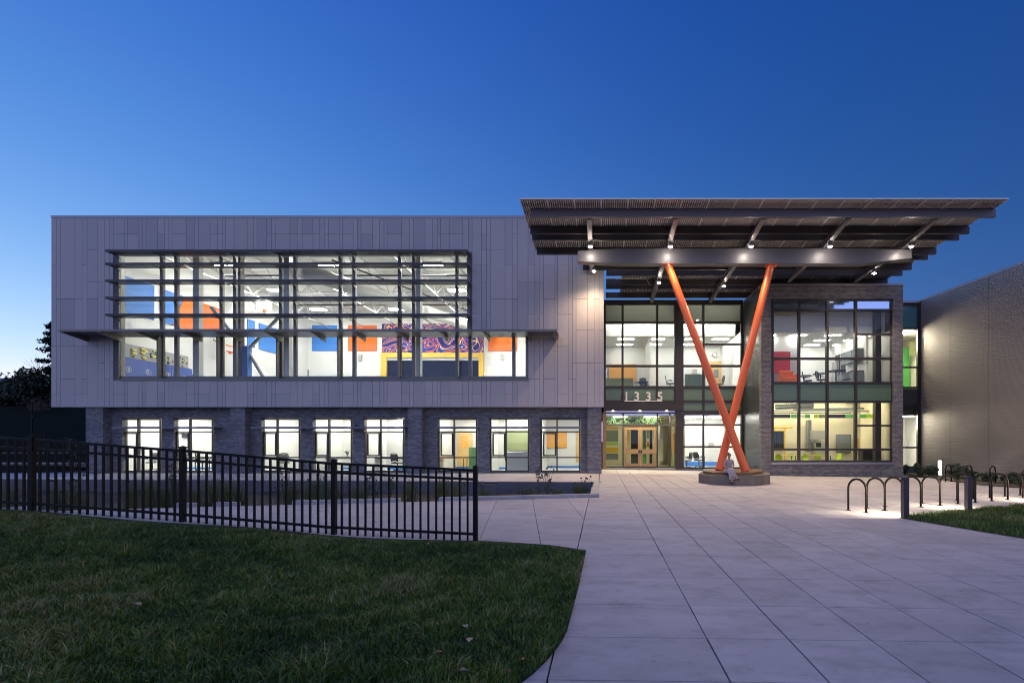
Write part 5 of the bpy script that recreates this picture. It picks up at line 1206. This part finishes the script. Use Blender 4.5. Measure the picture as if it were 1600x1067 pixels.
# lime chairs, orange armchair, potted plant, laptop
def lime_chair():
    root = empty('school_chair', (0, 0, 0), 'x', 'chair')
    MB().raw([(-.2, -.2, .42), (.2, -.2, .42), (.2, .2, .41), (-.2, .2, .41), (-.21, .24, .5), (.21, .24, .5), (.19, .28, .8), (-.19, .28, .8)], [(0, 1, 2, 3), (3, 2, 5, 4), (4, 5, 6, 7)]).build('shell', M['lime'], root, smooth=True).modifiers.new('solid', 'SOLIDIFY').thickness = .015; root.children[0].modifiers.new('sub', 'SUBSURF').render_levels = 2
    for sx_ in (-1, 1):
        for sy_ in (-1, 1): MB().tube([(sx_*.16, sy_*.16, .41), (sx_*.2, sy_*.2, 0)], .013, 6).build('leg', M['lsteel'], root)
    return root
lc = lime_chair(); lus = [False]
for u_, Y_, rz, lb in ((1218, 28.2, 2.6, 'lime plastic chair at the left end of the classroom window'), (1231, 29.6, -1.4, 'lime plastic chair right of the first maple table'), (1253, 28.6, 1.4, 'lime plastic chair left of the middle maple table'), (1263, 27.9, .3, 'lime plastic chair in front of the middle maple table'), (1276, 29.6, 3.0, 'lime plastic chair behind the middle maple table'), (1297, 29.2, 1.3, 'lime plastic chair left of the wall screen'), (1306, 29.4, -1.3, 'lime plastic chair under the wall screen')):
    place(lc, lus, (px(u_, Y_), Y_, .2), rz, lb, 'lime chairs in the classroom')
x_ = px(1231, 27.6); ar = empty('armchair', (x_, 27.6, 4.86), 'orange upholstered armchair below the red board in the staff room', 'armchair')
MB().box(x_-.4, x_+.4, 27.3, 27.95, 5.05, 5.3).build('seat', M['orange_panel'], ar, bevel=.05); MB().box(x_-.4, x_+.4, 27.8, 28.0, 5.3, 5.75).build('backrest', M['orange_panel'], ar, bevel=.05)
for s_ in (-1, 1): MB().box(x_+s_*.42-.07, x_+s_*.42+.07, 27.3, 27.95, 5.05, 5.5).build('armrest', M['orange_panel'], ar, bevel=.03); MB().box(x_+s_*.36-.03, x_+s_*.36+.03, 27.35, 27.9, 4.86, 5.049).build('leg', M['dark'], ar)
x_ = px(543, 27.4); pt = empty('potted_plant', (x_, 27.4, .74), 'small spiky potted plant on the office desk', 'plant')
MB().tube([(x_, 27.4, .742), (x_, 27.4, .90)], [.06, .08], 12).build('pot', M['white'], pt); m_ = MB()
for k in range(16): a = rnd.uniform(0, 6.28); q = rnd.uniform(.12, .26); m_.tube([(x_, 27.4, .89), (x_+math.cos(a)*q*.5, 27.4+math.sin(a)*q*.5, 1.1), (x_+math.cos(a)*q, 27.4+math.sin(a)*q, 1.12+rnd.uniform(-.05, .12))], [.012, .012, .003], 4)
m_.build('leaf_blades', M['leaf_s'], pt)
# basketball hoops
def bball(u_, Y_, v_, lb, s=1.0):
    c = at(u_, v_, Y_); r_ = empty('basketball_hoop', c, lb, 'basketball hoop')
    MB().box(c.x-.03, c.x+.03, c.y-.75, c.y+.75, c.z, c.z+.95).build('backboard', M['white'], r_)
    MB().box(c.x+.035, c.x+.06, c.y-.3, c.y+.3, c.z+.12, c.z+.18).box(c.x+.035, c.x+.06, c.y-.3, c.y+.3, c.z+.5, c.z+.56).build('target_square', M['orange_panel'], r_)
    MB().tube([(c.x+.28+.23*math.cos(a), c.y+.23*math.sin(a), c.z+.1) for a in [2*math.pi*i_/16 for i_ in range(17)]], .02, 6).box(c.x+.03, c.x+.1, c.y-.1, c.y+.1, c.z+.02, c.z+.12).build('rim', M['orange_panel'], r_)
    MB().tube([(c.x-.05, c.y, c.z+.6), (c.x-1.2, c.y, c.z+1.6)], .05, 6).tube([(c.x-.05, c.y, c.z+.2), (c.x-1.2, c.y, c.z+1.1)], .05, 6).build('support_arm', M['lsteel'], r_)
bball(358, 31.5, 553, 'basketball hoop with orange rim in front of the left gym wall'); bball(412, 33, 488, 'basketball hoop folded up under the gym roof')

# ------------------------------------------------------------------ vegetation
def leaf_cloud(name, cen, n, size, mat, parent, shape, seed):
    rg = np.random.default_rng(seed); c = shape(rg, n)
    s = size*rg.uniform(.6, 1.3, n); d1 = rg.normal(size=(n, 3)); d1 /= np.linalg.norm(d1, axis=1)[:, None]; d2 = np.cross(d1, rg.normal(size=(n, 3))); d2 /= np.linalg.norm(d2, axis=1)[:, None]+1e-9
    v = np.empty((n, 4, 3)); v[:, 0] = c-d1*s[:, None]; v[:, 1] = c-d2*s[:, None]*.45; v[:, 2] = c+d1*s[:, None]; v[:, 3] = c+d2*s[:, None]*.45
    off = np.array(wloc(parent)); v += np.array(cen)-off
    me = bpy.data.meshes.new(name); me.vertices.add(n*4); me.vertices.foreach_set('co', v.astype(np.float32).ravel()); me.loops.add(n*4); me.loops.foreach_set('vertex_index', np.arange(n*4, dtype=np.int32)); me.polygons.add(n); me.polygons.foreach_set('loop_start', np.arange(n, dtype=np.int32)*4); me.update(calc_edges=True)
    me.materials.append(mat); o = bpy.data.objects.new(name, me); COL.objects.link(o); o.parent = parent; return o
def clumps(rx, ry, rz, k, r0):
    def f(rg, n):
        cc = rg.normal(size=(k, 3)); cc /= np.linalg.norm(cc, axis=1)[:, None]; cc *= rg.uniform(.25, 1, (k, 1))**.5; cc *= np.array([rx, ry, rz])
        i_ = rg.integers(0, k, n); rr = r0*rg.uniform(.6, 1.3, k)
        q = rg.normal(size=(n, 3)); q /= np.linalg.norm(q, axis=1)[:, None]; return cc[i_] + q*(rr[i_]*rg.uniform(.3, 1, n)**.4)[:, None]
    return f
def tree(x, y, h, rx, rz, label, mat=None, seed=1, n=4500, name='tree'):
    z = terr(x, y); t = empty(name, (x, y, z), label, 'tree', 'trees beyond the bank on the left'); rg = random.Random(seed); tr = MB()
    tr.tube([(x, y, z-.2), (x+.1, y, z+h*.3), (x-.1, y, z+h*.6)], [.25, .2, .1], 8)
    for k in range(7): a = rg.uniform(0, 6.28); zz = z+h*rg.uniform(.25, .55); tr.tube([(x, y, zz), (x+math.cos(a)*rx*.4, y+math.sin(a)*rx*.4, zz+h*.15), (x+math.cos(a)*rx*.75, y+math.sin(a)*rx*.75, zz+h*.28)], [.1, .06, .02], 6)
    tr.build('trunk', M['bark'], t); leaf_cloud('crown', (x, y, z+h-rz), n, .17, mat or M['leaf_d'], t, clumps(rx, rx, rz, 40, .8), seed)
tree(px(58, 52), 52, 3.5, 3.2, 1.7, 'rounded dark tree close to the corner of the gym box', seed=3)
tree(px(22, 58), 58, 3.0, 3.6, 1.6, 'low dark tree rising behind the small house', seed=4); tree(px(36, 49), 49, 2.6, 3.0, 1.6, 'low dark bushy tree between house and gym', seed=5)
tree(px(-25, 55), 55, 3.9, 4, 2.2, 'dark tree at the left edge of the picture', seed=6); tree(px(76, 47), 47, 3.2, 2.4, 1.6, 'dark bushy tree right against the gym corner', seed=8)
x_, y_ = px(84, 46), 46; z_ = terr(x_, y_); ct = empty('conifer_tree', (x_, y_, z_), 'tall ragged conifer rising behind the left corner of the gym box', 'tree')
hh = pz(503, y_)-z_; tk = MB().tube([(x_, y_, z_), (x_, y_, z_+hh)], [.28, .03], 8)
def conif(rg, n):
    k = 42; zc_ = np.linspace(.12, .98, k); a = rg.uniform(0, 6.28, k); rr = (1-zc_)*1.7+.3; i_ = rg.integers(0, k, n); t_ = rg.uniform(.15, 1, n); r_ = rr[i_]*t_
    return np.c_[np.cos(a[i_])*r_+rg.normal(0, .16, n), np.sin(a[i_])*r_+rg.normal(0, .16, n), zc_[i_]*hh - .12*r_ + rg.normal(0, .1, n)]
tk.build('trunk', M['bark'], ct); leaf_cloud('crown', (x_, y_, z_), 5200, .15, M['leaf_c'], ct, conif, 12)
bt_ = MB(); x_, y_ = px(66, 50), 50; z_ = terr(x_, y_)
for k in range(12): a = rnd.uniform(-1, 1); bt_.tube([(x_, y_, z_+2.5), (x_+a*.5-.3, y_, z_+4.0), (x_+a*1.4-.5, y_+rnd.uniform(-.5, .5), z_+rnd.uniform(4.6, 5.6))], [.03, .015, .005], 4)
bt_.tube([(x_, y_, z_), (x_, y_, z_+2.6)], [.08, .04], 6); tag(bt_.own('bare_tree', M['bark']), 'thin leafless tree against the pale sky left of the conifer', 'tree')
def shrub(name, loc, rx, rz, mat, label, cat='shrub', group=None, seed=1, n=900, size=.07, k=14):
    s = empty(name, loc, label, cat, group); m_ = MB(); rg = random.Random(seed); x, y, z = loc
    for q in range(7): a = rg.uniform(0, 6.28); m_.tube([(x, y, z-.05), (x+math.cos(a)*rx*.6, y+math.sin(a)*rx*.6, z+rz*1.3)], [.015, .005], 4)
    m_.build('stems', M['bark'], s); leaf_cloud('foliage', (x, y, z+rz*.85), int(n*.8), size, mat, s, clumps(rx*.72, rx*.72, rz*.72, k, rx*.26), seed); return s
x_, y_ = px(62, 42), 42; shrub('flowering_shrub', (x_, y_, terr(x_, y_)), 1.1, .7, M['leaf_p'], 'pinkish flowering shrub under the dark trees on the left', seed=3, n=500, size=.06)
for k, (u_, Y_, rx_, rz_, lb) in enumerate(((1440, 27.0, .6, .45, 'bushy dark shrub at the foot of the corner post'), (1456, 26.3, .45, .42, 'dark shrub just left of the lit bollard'), (1496, 25.2, .6, .45, 'broad dark shrub behind the first far bike hoop'), (1519, 23.8, .45, .35, 'low dark shrub behind the second far bike hoop'), (1544, 22.8, .5, .3, 'low spreading shrub beside the third far bike hoop'), (1578, 22.0, .4, .32, 'small twiggy shrub near the right edge'), (1597, 20.8, .5, .35, 'small olive shrub at the right edge of the picture'), (1413, 28.6, .35, .4, 'small dark shrub below the narrow corridor window'))):
    x_ = px(u_, Y_); shrub('shrub', (x_, Y_, zg(x_)), rx_, rz_, M['leaf_s'], lb, group='shrubs along the ribbed wall', seed=20+k, n=1500, size=.06)
mb_ = MB().prism([(px(1425, 28.5), 29.2), (px(1425, 27.6), 27.4), (px(1462, 24.6), 24.6), (px(1530, 20.9), 20.9), (px(1640, 18.9), 18.9), (24, 18), (24, 29)], lambda x, y: zg(x)-.1, lambda x, y: zg(x)+.035)
tag(mb_.build('planting_bed', M['soil']), 'mulched planting bed along the ribbed wall', kind='structure')
# rain garden plants
gt = random.Random(5)
def tuft(x, y, z, h_, r_, label, seed):
    rg = random.Random(seed); m_ = MB()
    for k in range(90):
        a = rg.uniform(0, 6.28); b = rg.uniform(.1, 1)*r_; hh_ = h_*rg.uniform(.55, 1.1); w = .008; cx_, cy_ = x+rg.gauss(0, r_*.25), y+rg.gauss(0, r_*.25)
        p1 = (cx_+math.cos(a)*b*.5, cy_+math.sin(a)*b*.5, z+hh_*.75); p2 = (cx_+math.cos(a)*b, cy_+math.sin(a)*b, z+hh_)
        m_.raw([(cx_-w, cy_, z-.05), (cx_+w, cy_, z-.05), (p1[0]+w*.8, p1[1], p1[2]), (p1[0]-w*.8, p1[1], p1[2]), p2], [(0, 1, 2, 3), (3, 2, 4)])
    return tag(m_.own('grass_tuft', M['straw']), label, 'grass', 'grass tufts in the rain garden')
def pos_desc(u_):
    if u_ > 760: return 'right of the fence end post'
    if u_ > 540: return 'through the last fence panel'
    if u_ > 300: return 'through the second fence panel'
    if u_ > 60: return 'through the third fence panel'
    return 'at the far left behind the fence'
tl = [(20, 1.0), (85, .8), (118, .85), (205, .9), (232, .95), (262, .8), (305, .9), (330, 1.0), (352, .95), (372, .8), (455, .85), (488, 1.0), (520, .9), (560, .8), (640, .85), (690, .95), (712, .85), (758, .6), (822, .6), (905, .55), (872, .45)]
size_w = ['tall', 'bushy', 'arching', 'upright', 'slender', 'thick', 'loose']
seen = {}
for k, (u_, h_) in enumerate(tl):
    Y_ = line_y(px(u_, 15)) + gt.uniform(1.2, 3.6); x_ = px(u_, Y_); ds = pos_desc(u_); i_ = seen.get(ds, 0); seen[ds] = i_+1
    tuft(x_, Y_, -.42, h_, .35, '%s olive garden grass tuft, %s from left %s' % (size_w[i_ % 7], ORD[i_], ds), k)
fl = [(112, 1.0), (270, 1.2), (278, 1.0), (445, 1.05), (490, 1.1), (505, 1.15), (572, .9), (588, .95), (610, .9), (722, .95), (842, 1.05), (855, 1.1), (912, .8), (960-140, .5)]
seen = {}
for k, (u_, h_) in enumerate(fl):
    Y_ = line_y(px(u_, 15)) + gt.uniform(1.4, 3.2); x_ = px(u_, Y_); ds = pos_desc(u_); i_ = seen.get(ds, 0); seen[ds] = i_+1
    st = empty('seed_head_plant', (x_, Y_, -.45), 'thin plant with dark seed heads, %s from left %s' % (ORD[i_], ds), 'plant', 'seed head plants in the rain garden'); sm = MB(); hd = MB()
    for q in range(7):
        a = gt.uniform(0, 6.28); r_ = gt.uniform(.05, .3); hh_ = h_*gt.uniform(.7, 1.25); tp = (x_+math.cos(a)*r_, Y_+math.sin(a)*r_, -.45+hh_)
        sm.tube([(x_, Y_, -.5), (x_+math.cos(a)*r_*.4, Y_+math.sin(a)*r_*.4, -.45+hh_*.6), tp], [.008, .006, .004], 4); hd.ball(tp, .035, .035, .03, 6, 4)
        for w in range(3): z_ = -.45+hh_*gt.uniform(.3, .85); sm.raw([(x_+math.cos(a)*r_*.5, Y_, z_), (x_+math.cos(a)*r_*.5+gt.uniform(-.12, .12), Y_+.02, z_+.05), (x_+math.cos(a)*r_*.5+gt.uniform(-.14, .14), Y_, z_+.1)], [(0, 1, 2)])
    sm.build('stems', M['leaf_s'], st); hd.build('seed_heads', M['stalk'], st)
# leaves lying on the lawn
fc = {}
for k, (u_, v_, mt, lb) in enumerate(((683, 1034, M['fallen'], 'curled russet leaf near the lawn corner'), (792, 1052, M['fallen'], 'russet leaf closest to the plaza edge'), (815, 1033, M['fallen'], 'small reddish leaf by the curved lawn edge'), (734, 1012, M['fallen2'], 'pale leaf beside the curled russet leaf'), (725, 1058, M['fallen2'], 'pale leaf at the bottom of the lawn'), (886, 898, M['fallen'], 'orange leaf near the plaza on the upper lawn'), (628, 874, M['fallen'], 'red leaf under the fence end'), (669, 856, M['fallen'], 'large red leaf standing up by the fence end post'), (215, 962, M['fallen2'], 'pale leaf lying alone on the left of the lawn'), (402, 924, M['fallen'], 'red leaf in the middle of the lawn'), (131, 907, M['fallen'], 'reddish leaf on the far left of the lawn'), (727, 988, M['fallen2'], 'upright pale leaf on the right of the lawn'))):
    Y_ = 755*1.55/(v_-V0); x_ = px(u_, Y_); z_ = lawn_z(x_, Y_)+.05; m_ = MB(); a = gt.uniform(0, 6.28); q = .035
    R_ = Matrix.Rotation(a, 3, 'Z') @ Matrix.Rotation(gt.uniform(-.5, .5), 3, 'X')
    vv = [Vector(p)*q for p in ((0, -1.1, 0), (.55, -.5, .25), (.75, .2, .3), (.35, .6, .2), (0, 1.3, .1), (-.35, .6, .2), (-.75, .2, .3), (-.55, -.5, .25), (0, .1, 0))]
    vv = [R_ @ p + Vector((x_, Y_, z_)) for p in vv]; m_.raw(vv, [(i_, (i_+1) % 8, 8) for i_ in range(8)])
    tag(m_.own('fallen_leaf', mt), lb, 'leaf', 'fallen leaves on the lawn')
# low house, terrace walls and posts on the left bank
hx, hy = px(0, 60), 60; hz_ = terr(hx, hy); hs = empty('low_house', (hx, hy, hz_), 'low house with pale metal roof among dark trees', 'house')
MB().box(hx-6, hx+1.6, hy-3, hy+3, hz_-.3, pz(603, hy)).build('wall', M['stone'], hs); zr = pz(603, hy)
MB().hexa([(hx-6.4, hy-3.4, zr), (hx+2.2, hy-3.4, zr), (hx+2.2, hy, zr+.9), (hx-6.4, hy, zr+.9), (hx-6.4, hy-3.4, zr+.1), (hx+2.2, hy-3.4, zr+.1), (hx+2.2, hy, zr+1.0), (hx-6.4, hy, zr+1.0)]).build('roof', M['cap'], hs)
MB().box(hx-1.2, hx-.2, hy-3.03, hy-3.0, zr-1.9, zr-.7).build('window', M['spandrel_k'], hs)
for k, (y_, lb) in enumerate(((29.0, 'lower terrace wall of dark stone on the left bank'), (32.0, 'upper terrace wall of dark stone on the left bank'))):
    x0, x1 = -46, -28.9; m_ = empty('terrace_wall', (-37, y_, 0), lb, 'wall')
    z0 = .35+.55*k
    MB().box(x0, x1, y_, y_+.35, -.5, z0).build('wall_face', M['stone'], m_); MB().box(x0, x1, y_-.03, y_+.38, z0+.001, z0+.07).build('wall_cap', M['curb'], m_)
for u_, Y_, h_, lb in ((50, 34, 2.6, 'thin dark post on the left bank above the fence'), (71, 30, 1.7, 'shorter thin post beside the terrace wall')):
    x_ = px(u_, Y_); z_ = terr(x_, Y_); r_ = empty('bank_post', (x_, Y_, z_), lb, 'post'); MB().tube([(x_, Y_, z_-.2), (x_, Y_, z_+h_)], .04, 8).build('shaft', M['black'], r_); MB().box(x_-.05, x_+.22, Y_-.05, Y_+.05, z_+h_-.75, z_+h_-.6).build('bracket', M['black'], r_)
x_, y_ = px(118, 28.2), 28.2; shrub('shrub', (x_, y_, terr(x_, y_)), .7, 1.4, M['leaf_s'], 'tall loose shrub beside the leftmost brick pier', seed=41, n=700, size=.07)
